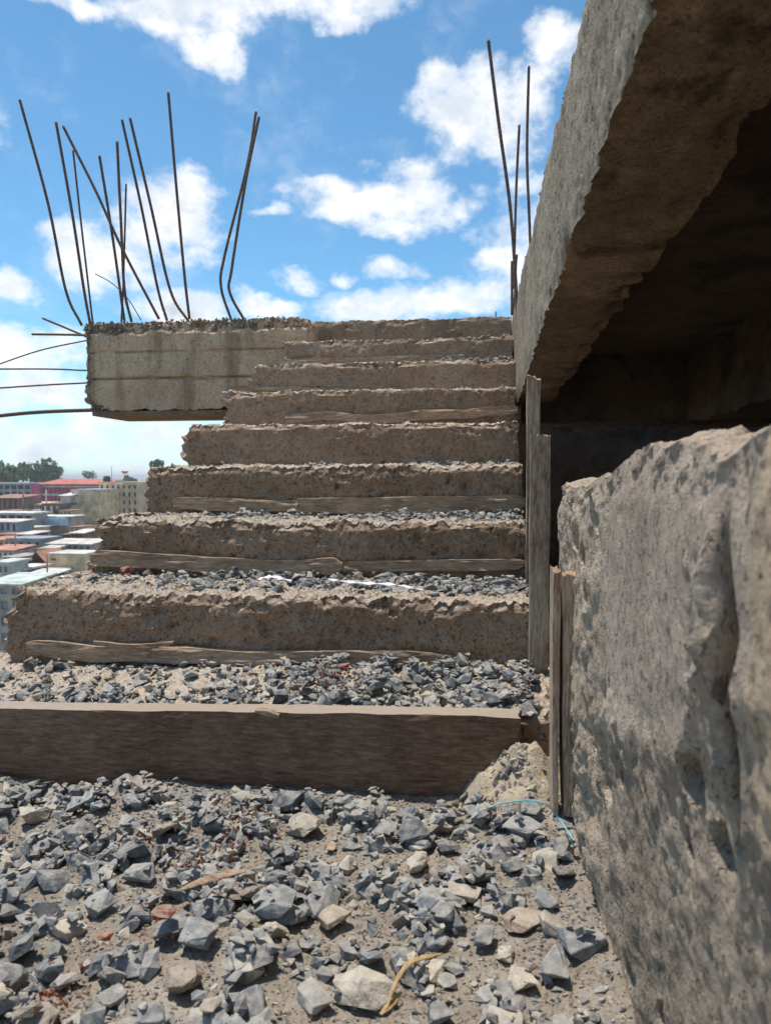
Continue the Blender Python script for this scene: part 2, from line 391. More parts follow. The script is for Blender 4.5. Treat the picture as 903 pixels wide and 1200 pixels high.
# ------------------------------------------------------------------ staircase
Y0, T, RI = 1.294, .295, .149
XL, XR = -1.035, .103
def tl(x): return -.027 * np.clip(-np.asarray(x, float) / .85, 0, 1.5)
def ytop(k): return Y0 + k * T, (k + 1) * RI
stairs = empty('concrete_staircase', (-.45, 1.3, 0), 'unfinished rough concrete stair flight with gravel on its treads, climbing to the broken landing', 'staircase')
def step_disp(k, x0, x1, y0, top):
    a = 1.0
    def f(P):
        x, y, z = P[:, 0].copy(), P[:, 1].copy(), P[:, 2].copy()
        q = P + np.array([k * 3.1, 0, 0])
        big = fbm(q, 5, 3, 1); lump = fbm(q, 22, 4, 2); fine = fbm(q, 85, 3, 3); l2 = fbm(q, 28, 4, 9)
        wd, wc = worley(q, 38, 19); chunk = (wd - .35) * (.4 + wc); ff = fbm(q, 150, 2, 6); hole = pits(q, 70, .22, 7) * .008 + pits(q, 34, .20, 4) * .013 + pits(q, 13, .12, 6, .4) * .016
        wt = sst((z - (top - .022 - .012 * fbm(np.stack([x, x * 0, x * 0 + k], 1), 7, 3, 21))) / .022)
        wf = 1 - sst((y - y0) / .10)
        edge = np.stack([x, np.full_like(x, k * 5.), np.zeros_like(x)], 1)
        e1 = fbm(edge, 9, 4, 31); e2 = np.maximum(0, fbm(edge, 16, 3, 33)) ** 1.0
        dy = wf * (.004 * big + .0010 * lump + .0020 * fine + .0024 * ff + hole + wt * (.006 + .003 * e2 + .004 * np.abs(l2) + .006 * chunk + .006 * fine) - (1 - wt) * .004 * fbm(q * np.array([.25, 1, 1]), 60, 2, 8))
        dz = wt * (-.006 * chunk + .004 * l2 + .006 * fine + .004 * ff + .005 * e1 - wf * (.003 + .003 * e2))
        wl = 1 - sst((x - x0) / .06); wr = sst((x - (x1 - .03)) / .03)
        dx = wl * (.045 * (.5 + fbm(q, 13, 3, 12)) + .022 * fbm(q, 45, 3, 13)) - wr * (.010 * np.abs(fbm(q, 20, 3, 14)) + .004)
        P[:, 0] += dx; P[:, 1] += dy; P[:, 2] += dz + wl * .01 * fbm(q, 30, 3, 15) + ((tl(x) + .026 * sst((y - y0) / (T * .8))) if k == 0 else 0)
        return P
    return f
# left / right end of each riser
ENDS = {0: (-1.35, .14), 1: (-1.085, .104), 2: (-1.052, .106), 3: (-1.035, .108), 4: (-1.02, .107), 5: (-1.0, .108), 6: (-.985, .118), 7: (-.95, .118), 8: (-.95, .118)}
for k in range(9):
    y0, top = ytop(k); x0, x1 = ENDS[k]; x0 -= .026
    if k == 0: y0 += .046; top -= .014
    r = .0042 * max(1, y0 / 1.6) if k else .0055
    ys = np.concatenate([ax(y0, y0 + .09, r), ax(y0 + .09, y0 + T + .06, r * 2.2)[1:]])
    zs = np.concatenate([ax(top - RI - .07, top - RI, .02)[:-1], ax(top - RI, top, r)])
    if k in (8,): ys = np.concatenate([ax(y0, y0 + .09, r), ax(y0 + .09, y0 + 1.0, .03)[1:]])
    o = block('step', ax(x0, x1, r), ys, zs, step_disp(k, x0, x1, y0, top), M_step if k < 4 else M_step2); reparent(o, stairs)
# sloping waist slab carrying the steps
def waist():
    V = []; xs = ax(-.98, .09, .1)
    def f(P):
        P[:, 2] += (P[:, 1] - 1.35) * (RI / T) + .012 * fbm(P, 6, 3, 5); return P
    o = block('waist_slab', xs, ax(1.35, 3.75, .08), np.array([-.15, -.09, -.045]), f, M_step2); reparent(o, stairs)
waist()

# ------------------------------------------------------------------ floor in front (lowest tread)
def hfloor(x, y):
    x = np.asarray(x, float); y = np.asarray(y, float)
    q = np.stack([x, y, np.zeros_like(x)], -1).reshape(-1, 3)
    h = (.012 * fbm(q, 4, 3, 41) + .006 * fbm(q, 14, 3, 42) + .003 * fbm(q, 60, 3, 43)).reshape(x.shape)
    h = h - .012 * sst((y - 1.16) / .10)
    h = h + .022 * sst((x + .12) / .20) * sst((y - 1.0) / .28)          # spoil banked in the corner by the wall
    h = h + .020 * sst((x - .02) / .12)
    return h
def floor_disp(P):
    up = P[:, 2] > -.001
    P[up, 2] += hfloor(P[up, 0], P[up, 1]) ; return P
ysf = np.concatenate([ax(-2.2, .5, .06), ax(.5, 1.33, .0045)[1:]])
xsf = np.concatenate([ax(-1.7, -.85, .03), ax(-.85, .24, .0045)[1:]])
fl = block('floor', xsf, ysf, np.array([-.16, 0.0]), floor_disp, M_soil); tag(fl, kind='structure')

# ------------------------------------------------------------------ form board of the lowest riser
def board_disp(P):
    q = P.copy(); wt = sst((P[:, 2] - .125) / .02)
    P[:, 1] += .0026 * fbm(q * np.array([.35, 1, 1]), 60, 4, 51) + .0016 * fbm(q @ np.array([[.2, 0, .98], [0, 1, 0], [-.98, 0, .2]]) * np.array([1, 1, .12]), 90, 2, 58) + .004 * fbm(q, 3, 2, 52)
    P[:, 2] += wt * (.0018 * fbm(q * np.array([.3, 1, 1]), 50, 4, 53) + .004 * fbm(q, 2.5, 2, 54)) - wt * .004 * sst((q[:, 0] + .1) / .25)
    P[:, 2] += tl(q[:, 0]) - .003
    re = sst((q[:, 0] - .03) / .03); P[:, 0] -= re * .012 * np.abs(fbm(q, 25, 3, 55))
    return P
bd = block('form_board', ax(-1.45, .064, .007), ax(Y0 - .004, Y0 + .042, .006), ax(-.03, .148, .005), board_disp, M_board)
tag(bd, 'long dark brown timber plank standing on edge across the front of the lowest step', 'board')

def strip(pts, h, th, mat=M_strip, wob=.5, seed=0):
    """pts: centreline (world); long flat board on edge, wavy"""
    C = spline(pts, 16); n = len(C); Vs = np.array([tuple(c) for c in C])
    L = np.concatenate([[0], np.cumsum(np.linalg.norm(np.diff(Vs, axis=0), axis=1))])
    xs = ax(0, L[-1], .007)
    V, Q = lattice(xs, np.linspace(0, 1, 4), np.linspace(0, 1, 16))
    s_ = V[:, 0]; cx = np.interp(s_, L, Vs[:, 0]); cy = np.interp(s_, L, Vs[:, 1]); cz = np.interp(s_, L, Vs[:, 2])
    one = np.stack([s_, s_ * 0, s_ * 0 + seed], 1)
    hh = h * (1 + .35 * wob * fbm(one, 6, 3, seed + 60)); endt = np.minimum(1, .55 + .2 * fbm(one, 30, 2, seed + 65) + np.minimum(s_, L[-1] - s_) / .05)
    hh = hh * endt
    X = cx; Y = cy + (V[:, 1] - .5) * th + .004 * fbm(one, 4, 2, seed + 61); Z = cz + (V[:, 2] - .5) * hh + .004 * wob * fbm(one, 9, 3, seed + 62)
    P = np.stack([X, Y, Z], 1)
    lay = fbm(P * np.array([.10, 1, 1]), 75, 3, seed + 66)
    P[:, 1] += .0035 * np.sign(lay) * np.abs(lay) ** .5 + .002 * fbm(P * np.array([.12, 1, 1]), 140, 3, seed + 63); P[:, 2] += .0015 * fbm(P * np.array([.15, 1, 1]), 70, 3, seed + 64)
    return npmesh('plank_strip', P, Q)
def add_strip(pxs, Yk, h, th, label, seed, wob=.5):
    me = strip([at(px, py, Y=Yk) for px, py in pxs], h, th, wob=wob, seed=seed)
    o = link('timber_strip', me, M_strip, None, True); me.set_sharp_from_angle(angle=R(35))
    return tag(o, label, 'timber', 'weathered timber strips left at the feet of the risers')
yk = lambda k: ytop(k)[0]
add_strip([(36, 757), (120, 765), (200, 766), (290, 770), (380, 771), (450, 770), (522, 774)], yk(1) - .010, .030, .022, 'wavy split timber strip at the foot of the wide riser behind the front plank', 1, .9)
add_strip([(110, 752), (150, 757), (190, 755), (205, 752)], yk(1) - .026, .009, .008, 'short thin wood splinter curling off the lowest timber strip', 2, .6)
add_strip([(108, 653), (200, 658), (300, 664), (402, 664)], yk(2) - .008, .042, .022, 'thick split timber strip below the second concrete riser, left half', 3, .5)
add_strip([(396, 664), (500, 663), (617, 660)], yk(2) - .004, .028, .016, 'thin timber strip below the second concrete riser, right half', 4, .4)
add_strip([(205, 589), (320, 593), (350, 592)], yk(3) - .010, .036, .020, 'left length of the timber strip below the third concrete riser', 5, .4)
add_strip([(345, 592), (470, 592), (617, 588)], yk(3) - .006, .044, .020, 'right length of the timber strip below the third concrete riser', 6, .35)
add_strip([(335, 492), (385, 488), (430, 492), (500, 487), (560, 483), (606, 481)], yk(5) - .010, .036, .018, 'wavy double timber strip below the fifth concrete riser', 7, .7)
add_strip([(318, 425), (400, 423), (470, 421), (545, 419)], yk(7) - .010, .028, .016, 'faint timber strip below the seventh riser near the landing', 8, .5)
add_strip([(268, 454), (330, 456), (420, 458)], yk(6) - .005, .018, .014, 'thin timber lath below the sixth riser', 9, .5)
add_strip([(300, 832), (312, 834), (328, 838)], Y0 - .004, .010, .012, 'small wood wedge on the top edge of the front plank', 10, .2)

# ------------------------------------------------------------------ landing beam at upper left
LY0, LY1 = 3.40, 3.74
lt = at(200, 378, Y=LY0).z; lb = at(200, 481, Y=LY0).z; lx0 = at(97, 430, Y=LY0).x; lx1 = at(330, 430, Y=LY0).x
landing = empty('landing_beam', ((lx0 + lx1) / 2, 3.55, lb), 'broken buff concrete landing beam jutting left from the stair top, bristling with steel bars', 'beam')
def land_disp(P):
    q = P.copy(); z = P[:, 2]; x = P[:, 0]
    u = (z - lb) / (lt - lb)
    wt = sst((u - .88 - .03 * fbm(q, 12, 2, 70)) / .05); wf = 1 - sst((P[:, 1] - LY0) / .1)
    lump = fbm(q, 40, 3, 71); fine = fbm(q, 90, 3, 72)
    groove = np.exp(-((u - .37 - .012 * fbm(q, 8, 3, 73)) / .012) ** 2) + .6 * np.exp(-((u - .68 - .01 * fbm(q, 9, 2, 74)) / .01) ** 2)
    wl = 1 - sst((x - lx0) / (.05 + .12 * (1 - sst(u / .25))))
    wr = sst((x - (lx1 - .25)) / .2) * (1 - sst(u / .4))
    P[:, 1] += wf * (.006 * fbm(q, 5, 3, 75) + .002 * lump + .0015 * fine + .020 * groove + pits(q, 30, .10, 76) * .008 + wt * (.02 + .016 * lump) + wl * (.02 + .03 * np.abs(lump)) + wr * .03 * np.abs(lump))
    P[:, 2] += wt * (.018 * lump + .012 * fine) + (1 - sst(u / .1)) * (.022 * np.maximum(0, fbm(q, 14, 3, 79) + .2) + .006 * lump + wl * .03)
    P[:, 0] += wl * (.02 * fbm(q, 14, 3, 77) + .016 * lump + .01)
    return P
o = block('beam_body', ax(lx0, lx1 + .12, .0075), ax(LY0, LY1, .012), ax(lb, lt, .0075), land_disp, M_land); reparent(o, landing)
# plank still stuck under the beam
p0 = at(109, 484, Y=LY0); p1 = at(262, 488, Y=LY0)
o = boxes('soffit_board', [(p0.x, p1.x + .3, LY0 - .005, LY1 + .02, lb - .022, lb - .001)], M_board, landing)
REB = [[(62, 98), (150, 420), (205, 690), (255, 800)], [(175, 168), (225, 450), (262, 690), (282, 800)],
       [(197, 180), (300, 385), (380, 560), (495, 780)], [(310, 272), (350, 520), (388, 790)], [(365, 228), (378, 500), (388, 690), (410, 790)],
       [(380, 160), (440, 430), (490, 680), (520, 785)], [(405, 155), (470, 430), (530, 690), (588, 790)], [(524, 75), (550, 380), (575, 650), (590, 780)],
       [(797, 135), (770, 300), (700, 580), (688, 680), (722, 790)], [(806, 152), (765, 350), (722, 620), (716, 700), (778, 812)]]
cvp = lambda zx, zy: (zx / 2.656, 80 + zy / 2.656)
ly = [3.50, 3.46, 3.48, 3.60, 3.50, 3.62, 3.50, 3.56, 3.60, 3.44]
for pl, yy in zip(REB, ly):
    tube('rebar', [at(*cvp(*p), Y=yy) for p in pl], .0068, M_rust, landing, 8, .03)
for pl, yy, rr in (([(228, 255), (255, 500), (289, 790)], 3.55, .0048), ([(393, 360), (385, 650), (378, 790)], 3.62, .0048)):
    tube('rebar', [at(*cvp(*p), Y=yy) for p in pl], rr, M_rust, landing, 8, .03)
tube('tie_wire', [at(*cvp(*p), Y=3.55) for p in [(297, 640), (350, 670), (400, 720), (440, 785)]], .0026, M_rust, landing, 6)
tube('rebar', [at(*cvp(*p), Y=3.5) for p in [(133, 778), (200, 806), (275, 838)]], .0055, M_rust, landing, 8, .03)
tube('rebar', [at(*cvp(*p), Y=3.46) for p in [(100, 828), (190, 829), (275, 831)]], .0055, M_rust, landing, 8, .03)
cz6 = lambda zx, zy: (zx / 4.443, 350 + zy / 4.443)
for pl, rr in (([(470, 215), (430, 222), (215, 268), (0, 340), (-300, 450)], .0035), ([(470, 374), (425, 373), (200, 366), (-400, 370)], .0040),
               ([(470, 437), (425, 440), (200, 452), (-400, 492)], .0042), ([(560, 578), (485, 580), (220, 590), (0, 610), (-400, 660)], .0095)):
    tube('rebar', [at(*cz6(*p), Y=3.52) for p in pl], rr, M_rust, landing, 8, .03)

# ------------------------------------------------------------------ overhead slab with edge beam on the right
over = empty('overhead_slab', (.3, 2.0, 1.0), 'overhanging grey concrete floor slab with deep edge beam at upper right, dark brown underside', 'slab')
BX0, BX1 = .115, .262
def beam_disp(P):
    q = P.copy(); u = (q[:, 2] - .87) / .25      # 0 bottom 1 top
    Y = q[:, 1]
    zb = CAMZ + .365 - .022 * np.clip(Y, 0, 3); zt = CAMZ + .525 + .078 * np.clip(Y, -1, 3.4)
    lump = fbm(q, 26, 4, 81); big = fbm(q, 6, 3, 82); fine = fbm(q, 90, 3, 83)
    wb = 1 - sst(u / .14); wt = sst((u - .9) / .1); wl = 1 - sst((q[:, 0] - BX0) / .05); wr = sst((q[:, 0] - BX1 + .05) / .05)
    vert = fbm(q * np.array([1, 1, .18]), 45, 4, 84)
    P[:, 0] += wl * (.005 * big + .0035 * vert + .002 * fine + wb * (.006 * np.abs(lump) + .002) + wt * (.006 + .010 * lump) + pits(q * np.array([1, 1, .6]), 34, .14, 85) * .008)
    P[:, 0] -= wr * wb * (.008 + .012 * big + .008 * lump)
    P[:, 2] = zb + (zt - zb) * u + wb * (.004 * big + .0035 * lump + wl * (.004 * np.abs(lump) + .001) + wr * .012 * np.abs(lump)) + wt * (.010 * lump + .008 * big)
    return P
o = block('edge_beam', ax(BX0, BX1, .008), np.concatenate([ax(-1.8, .35, .06), ax(.35, 1.5, .006)[1:], ax(1.5, 3.9, .012)[1:]]), ax(.87, 1.12, .006), beam_disp, M_beam)
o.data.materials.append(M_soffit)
# low faces that look down take a darker, blotchy brown material
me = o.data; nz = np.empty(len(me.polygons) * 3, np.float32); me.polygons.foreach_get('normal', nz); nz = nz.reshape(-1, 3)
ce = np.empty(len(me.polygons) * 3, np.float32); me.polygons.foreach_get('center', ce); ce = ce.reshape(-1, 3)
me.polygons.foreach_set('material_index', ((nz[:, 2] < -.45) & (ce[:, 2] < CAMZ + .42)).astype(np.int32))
reparent(o, over)
def gen_disp(a, b, s):
    def f(P):
        q = P.copy()
        for i in range(3): P[:, i] += a * fbm(q, 5, 3, s + i) + b * fbm(q, 22, 3, s + 10 + i)
        return P
    return f
CE = CAMZ + .475
o = block('ceiling_slab', ax(BX1 - .03, 1.6, .03), ax(-1.8, 3.5, .03), np.array([CE, CE + .06, CE + .13]), gen_disp(.008, .004, 100), M_inner_shade); reparent(o, over)
o = block('inner_beam', ax(.77, 1.0, .02), ax(-1.8, 3.3, .02), ax(CAMZ + .215, CE + .02, .02), gen_disp(.014, .007, 120), M_inner_shade); reparent(o, over)
o = block('cross_beam', ax(.14, 1.6, .02), ax(3.0, 3.25, .02), ax(CAMZ + .215, CE + .02, .02), gen_disp(.010, .005, 140), M_inner_shade); reparent(o, over)
for pl, yy, rr in (([(103, 55), (140, 350), (185, 680), (208, 985), (214, 1150)], 3.2, .0072), ([(221, 378), (210, 600), (202, 870), (200, 1000)], 3.5, .0062), ([(257, 155), (250, 480), (258, 718), (270, 1000)], 3.3, .0062),
                   ([(193, 895), (193, 980), (193, 1100)], 3.55, .0065), ([(212, 870), (208, 920), (200, 1100)], 3.62, .0055)):
    tube('rebar', [at(540 + p[0] / 3.243, 30 + p[1] / 3.243, Y=yy) for p in pl], rr, M_rust, over, 8, .03)
tube('rebar', [at(580.5, 365, Y=3.9), at(581, 380, Y=3.9)], .004, M_rust, landing, 8)

# rooms below / beyond: back wall, and an unseen side wall added to keep this dark
bw = block('back_wall', ax(.14, 1.7, .04), np.array([4.3, 4.45]), ax(-1.3, CE, .04), gen_disp(.012, .006, 160), M_inner_shade)
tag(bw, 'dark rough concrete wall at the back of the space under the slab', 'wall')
sw = block('added_side_wall', np.array([1.6, 1.75]), ax(-1.8, 4.3, .08), ax(-1.3, CE + .1, .08), gen_disp(.010, .005, 180), M_inner_shade)
tag(sw, 'unseen concrete wall added on the far right to keep the space under the slab dark', 'wall')
lf = block('lower_floor', ax(.26, 1.7, .08), ax(-1.8, 4.4, .08), np.array([-1.35, -1.2]), gen_disp(.006, .004, 190), M_inner_shade); tag(lf, kind='structure')
mw = block('stringer_wall', ax(.125, .20, .02), ax(1.55, 4.3, .04), ax(-1.2, .10, .04), lambda P: (P.__setitem__((slice(None), 2), np.where(P[:, 2] > .05, P[:, 2] + 0.0, P[:, 2])) or P), M_inner_shade)
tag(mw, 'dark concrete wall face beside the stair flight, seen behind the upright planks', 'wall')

# ------------------------------------------------------------------ low parapet wall on the right
WX = .135
def wallx(Y, Z):
    """wall face set-out: leans out a little towards the camera end and foot"""
    return WX + .028 * np.clip((1.0 - Y) / .6, 0, 1) * np.clip(1 - Z / .5, 0, 1) - .02 * np.clip((1.25 - Y) / 1.2, 0, 1) * 0
def jy(px): return at(px, 700, X=WX).y
G1, G2, G3 = jy(706), jy(800), jy(846)
GN = jy(874)
def wall_top(Y):
    # points read along the uneven crest
    pts = [(903, 478), (880, 490), (858, 512), (832, 517), (818, 511), (790, 512), (768, 512), (745, 522), (725, 535), (708, 548), (690, 560), (672, 568), (656, 566)]
    yy = []; zz = []
    for px, py in pts:
        p = at(px, py, X=WX); yy.append(p.y); zz.append(p.z)
    yy = np.array(yy); zz = np.array(zz); o_ = np.argsort(yy)
    return np.interp(Y, yy[o_], zz[o_])
def wall_disp(P):
    q = P.copy(); Y = q[:, 1]; u = q[:, 2]
    top = wall_top(Y); Z = np.where(u > 0, u * top, u)
    qq = np.stack([q[:, 0], Y, Z], 1)
    big = fbm(qq, 5, 3, 201); lump = fbm(qq, 20, 4, 202); fine = fbm(qq, 80, 4, 203); vert = fbm(qq * np.array([1, 1, .15]), 38, 4, 204)
    wf = 1 - sst((q[:, 0] - WX) / .06); wt = sst((u - .90) / .10)
    wob = .018 * fbm(np.stack([Z, Z * 0, Z * 0], 1), 7, 3, 205)
    def gr(c, w, d): return d * np.exp(-((Y - c - wob) / w) ** 2)
    zl = np.clip(.40 - .35 * (Y - .5), .2, .42) + .04 * fbm(qq, 7, 3, 211); nearg = sst((Z - zl + .08) / .08) * (1 - .85 * sst((u - .80) / .16))
    groove = gr(G1, .008, .010) * sst((Z - .05) / .1) * (.6 + .6 * np.clip(lump, -1, 1)) + nearg * (gr(G2, .005, .009) * (.8 + .9 * lump) + gr(G3, .0065, .026) * np.clip(.9 + .9 * fbm(qq, 9, 3, 210), 0, 1.4))
    ridge = nearg * gr(G3 + .020, .013, .010) * (1 + .7 * lump + .4 * fine)
    endz = sst((Y - G1) / .05)                        # the rough end past the first joint
    low = 1 - sst((Z - zl) / .05)                    # crumbling foot of the wall
    face = .003 * big + (.0006 + .006 * endz + .0045 * low) * lump + .0010 * fine + .0012 * (endz + low) * fbm(qq, 150, 2, 209) + .0009 * vert * (1 + endz * 3) + pits(qq * np.array([1, 1, .45]), 110, .28, 206, .4) * .0035 * (1 - low) \
        + pits(qq, 24, .16, 207) * .026 * np.clip(low + endz, 0, 1) + pits(qq, 9, .16, 208, .35) * .030 * low - endz * .006 + low * .004 - np.exp(-((Z - zl) / .022) ** 2) * .008 * (1 - endz)
    P[:, 0] = q[:, 0] + wf * (wallx(Y, Z) - WX + face + groove - ridge - nearg * np.exp(-((Y - G3 - wob - .018) / .03) ** 2) * (.005 * fine + .006 * lump) + wt * (.004 + .006 * lump + .004 * big + .003 * fine) + .0022 * (np.exp(-((Y - jy(735) - wob * .3) / .004) ** 2) + np.exp(-((Y - jy(768) - wob * .3) / .003) ** 2)) * (1 - low)) + (1 - wf) * (.008 * lump)
    cav = nearg * gr(G3, .0065, .026) * np.clip(.9 + .9 * fbm(qq, 9, 3, 210), 0, 1.4) + pits(qq, 24, .16, 207) * .020 * np.clip(low + endz, 0, 1) + pits(qq, 9, .16, 208, .35) * .030 * low 
    P[:, 1] = Y + sst((Y - 1.34) / .04) * (.012 * lump) + wf * .9 * cav * sst((1.3 - Y) / .1)
    P[:, 2] = Z + wt * (.010 * lump + .008 * big + .004 * fine - wf * .008)
    return P
wall_top(1.0)
ysw = np.concatenate([ax(-1.6, .2, .05), ax(.2, .7, .0024)[1:], ax(.7, 1.39, .0042)[1:]])
usw = np.concatenate([ax(-.25, 0, .05)[:-1], ax(0, 1.0, .0062)])
pw = block('parapet_wall', ax(WX, WX + .125, .0083), ysw, usw, wall_disp, M_wall)
pw.data.materials.append(M_wallend); pw.data.materials.append(M_mortar); pw.data.materials.append(M_wallnear); pw.data.materials.append(M_walllow)
me = pw.data; ce = np.empty(len(me.polygons) * 3, np.float32); me.polygons.foreach_get('center', ce); ce = ce.reshape(-1, 3)
nn = .04 * fbm(ce.astype(float), 12, 3, 220)
mi = np.zeros(len(ce), np.int32); mi[ce[:, 1] > G1 + nn * .6 + .005] = 1; lowz = np.clip(.40 - .35 * (ce[:, 1] - .5), .2, .42) + nn; mi[(ce[:, 2] < lowz) & (mi == 0)] = 4; mi[(ce[:, 1] < GN + nn * .3) & (ce[:, 2] > lowz - .06)] = 3
me.polygons.foreach_set('material_index', mi)
tag(pw, 'low pitted grey concrete wall close on the right with rough board marks and crumbling top', 'wall')

# ------------------------------------------------------------------ upright planks by the stair's right side
def post(name, pxl, pxr, ytop_px, Yf, zbot, th, label, seed, topcut=0.0, taper=0.0, lean=0.0):
    a = at(pxl, ytop_px, Y=Yf); b_ = at(pxr, ytop_px, Y=Yf); H = a.z - zbot
    def f(P):
        q = P.copy(); u = (q[:, 2] - zbot) / H; w = (q[:, 0] - a.x) / (b_.x - a.x)
        grain = fbm(q * np.array([1, 1, .06]), 190, 4, seed) + .6 * fbm(q * np.array([1, 1, .5]), 30, 3, seed + 5)
        P[:, 1] += .0022 * grain * (1 - sst((q[:, 1] - Yf) / th)) + lean * (u)
        P[:, 0] += .0018 * fbm(q * np.array([1, 1, .3]), 25, 3, seed + 1) - taper * (1 - u) * (w - .5) * (b_.x - a.x)
        wt = sst((u - .93) / .07)
        P[:, 2] += wt * (-topcut * w + .006 * fbm(q * np.array([3, 3, .2]), 60, 3, seed + 2))
        return P
    o = block(name, ax(a.x, b_.x, .003), ax(Yf, Yf + th, .006), ax(zbot, a.z, .005), f, M_post)
    return tag(o, label, 'plank', 'upright planks wedged beside the stair')
post('upright_plank', 617.5, 633, 438, 1.80, .02, .020, 'taller thin upright plank behind, its pointed top just under the edge beam', 301, .014)
post('upright_plank', 622, 645, 510, 1.535, .135, .022, 'stout grey upright plank standing on the second tread against the stair end', 311, .002)
post('upright_plank', 648, 657.7, 668, 1.133, .045, .06, 'pale narrow board edge against the rough end of the low wall', 321, .004, .3)
post('upright_plank', 657.5, 681, 674, 1.13, .045, .05, 'short split brown plank nailed flat to the rough end of the low wall', 331, .0, .5)

# ------------------------------------------------------------------ stones
def hull_mesh(n, seed, flat=.6, fancy=False, rough=.0):
    r_ = np.random.RandomState(seed)
    p = r_.normal(size=(n, 3)); p /= np.linalg.norm(p, axis=1)[:, None]; p *= r_.uniform(.72, 1.0, (n, 1))
    p = np.sign(p) * np.abs(p) ** .85
    p[:, 0] *= r_.uniform(.95, 1.25); p[:, 1] *= r_.uniform(.75, .95); p[:, 2] *= flat * .86
    bm = bmesh.new()
    for v in p: bm.verts.new(v)
    g = bmesh.ops.convex_hull(bm, input=bm.verts)
    bmesh.ops.delete(bm, geom=[v for v in bm.verts if not v.link_faces], context='VERTS')
    bmesh.ops.dissolve_limit(bm, angle_limit=R(14), verts=bm.verts, edges=bm.edges)
    if fancy:
        bmesh.ops.bevel(bm, geom=list(bm.edges), offset=.025, segments=1, affect='EDGES', profile=.6)
        bmesh.ops.triangulate(bm, faces=bm.faces)
        bmesh.ops.subdivide_edges(bm, edges=[e for e in bm.edges if e.calc_length() > .28], cuts=2, use_grid_fill=True)
        bmesh.ops.triangulate(bm, faces=bm.faces)
        V = np.array([v.co[:] for v in bm.verts]); N = np.array([v.normal[:] for v in bm.verts])
        D = (.03 + rough) * fbm(V, 2.2, 3, seed % 97) + (.02 + rough * .5) * fbm(V, 7, 2, seed % 89)
        for v, n_, d in zip(bm.verts, N, D): v.co = v.co + Vector(n_) * float(d)
    bmesh.ops.triangulate(bm, faces=bm.faces)
    bmesh.ops.recalc_face_normals(bm, faces=bm.faces)
    me = bpy.data.meshes.new('stone'); bm.to_mesh(me); bm.free(); return me
def arr(me):
    V = np.empty(len(me.vertices) * 3, np.float32); me.vertices.foreach_get('co', V)
    Fc = np.array([p.vertices[:] for p in me.polygons]); return V.reshape(-1, 3), Fc
PF = [hull_mesh(rnd.choice([11, 13, 15]), 500 + i, rnd.uniform(.5, .8), True) for i in range(36)]
PC = [arr(hull_mesh(rnd.choice([8, 9, 11]), 700 + i, rnd.uniform(.5, .85))) for i in range(30)]
PR = [hull_mesh(22, 800 + i, rnd.uniform(.6, .8), True, .05) for i in range(8)]   # rounder, rougher
VARM = {}
def proto(pool, i, mat):
    key = (id(pool), i, mat.name)
    if key not in VARM:
        me = pool[i].copy(); me.materials.clear(); me.materials.append(mat); VARM[key] = me
    return VARM[key]
class HM:
    """height map used to settle stones on one another"""
    def __init__(s, x0, x1, y0, y1, base, g=.004):
        s.x0, s.y0, s.g = x0, y0, g; nx = int((x1 - x0) / g) + 2; ny = int((y1 - y0) / g) + 2
        X, Y = np.meshgrid(x0 + np.arange(nx) * g, y0 + np.arange(ny) * g, indexing='ij'); s.h = base(X, Y); s.nx, s.ny = nx, ny
    def drop(s, x, y, r, h, pack=.45):
        i, j = int((x - s.x0) / s.g), int((y - s.y0) / s.g); k = max(1, int(r * .85 / s.g))
        i0, i1, j0, j1 = max(0, i - k), min(s.nx, i + k + 1), max(0, j - k), min(s.ny, j + k + 1)
        if i1 <= i0 or j1 <= j0: return None
        w = s.h[i0:i1, j0:j1]; base = float(np.quantile(w, pack)); zc = base + h * .12
        ii, jj = np.meshgrid(np.arange(i0, i1), np.arange(j0, j1), indexing='ij')
        d2 = ((ii - i) ** 2 + (jj - j) ** 2) / float(k * k)
        topz = zc + h * .5 * np.sqrt(np.clip(1 - d2, 0, 1)); s.h[i0:i1, j0:j1] = np.where(d2 < 1, np.maximum(w, topz), w)
        return zc
ALL = []     # (screen size, x, y, z, size, rot, mat, region)
def scatter(hm, n, xr, yr, dens, smin, smax, region, pmat, maxh=.05, seed=0, hbase=None, pw_=2.2):
    r_ = random.Random(seed); k = 0; tries = 0
    while k < n and tries < n * 12:
        tries += 1
        x = r_.uniform(*xr); y = r_.uniform(*yr)
        if r_.random() > dens(x, y): continue
        s_ = smin + (smax - smin) * r_.random() ** pw_
        i, j = int((x - hm.x0) / hm.g), int((y - hm.y0) / hm.g)
        if hbase is not None and hm.h[i, j] - hbase(x, y) > maxh: continue
        z = hm.drop(x, y, s_, s_ * 1.2)
        if z is None: continue
        rot = (r_.gauss(0, .24), r_.gauss(0, .24), r_.uniform(0, 6.28))
        ALL.append([s_ / max(.3, depth_of((x, y, z))), x, y, z, s_, rot, pmat(r_), region]); k += 1
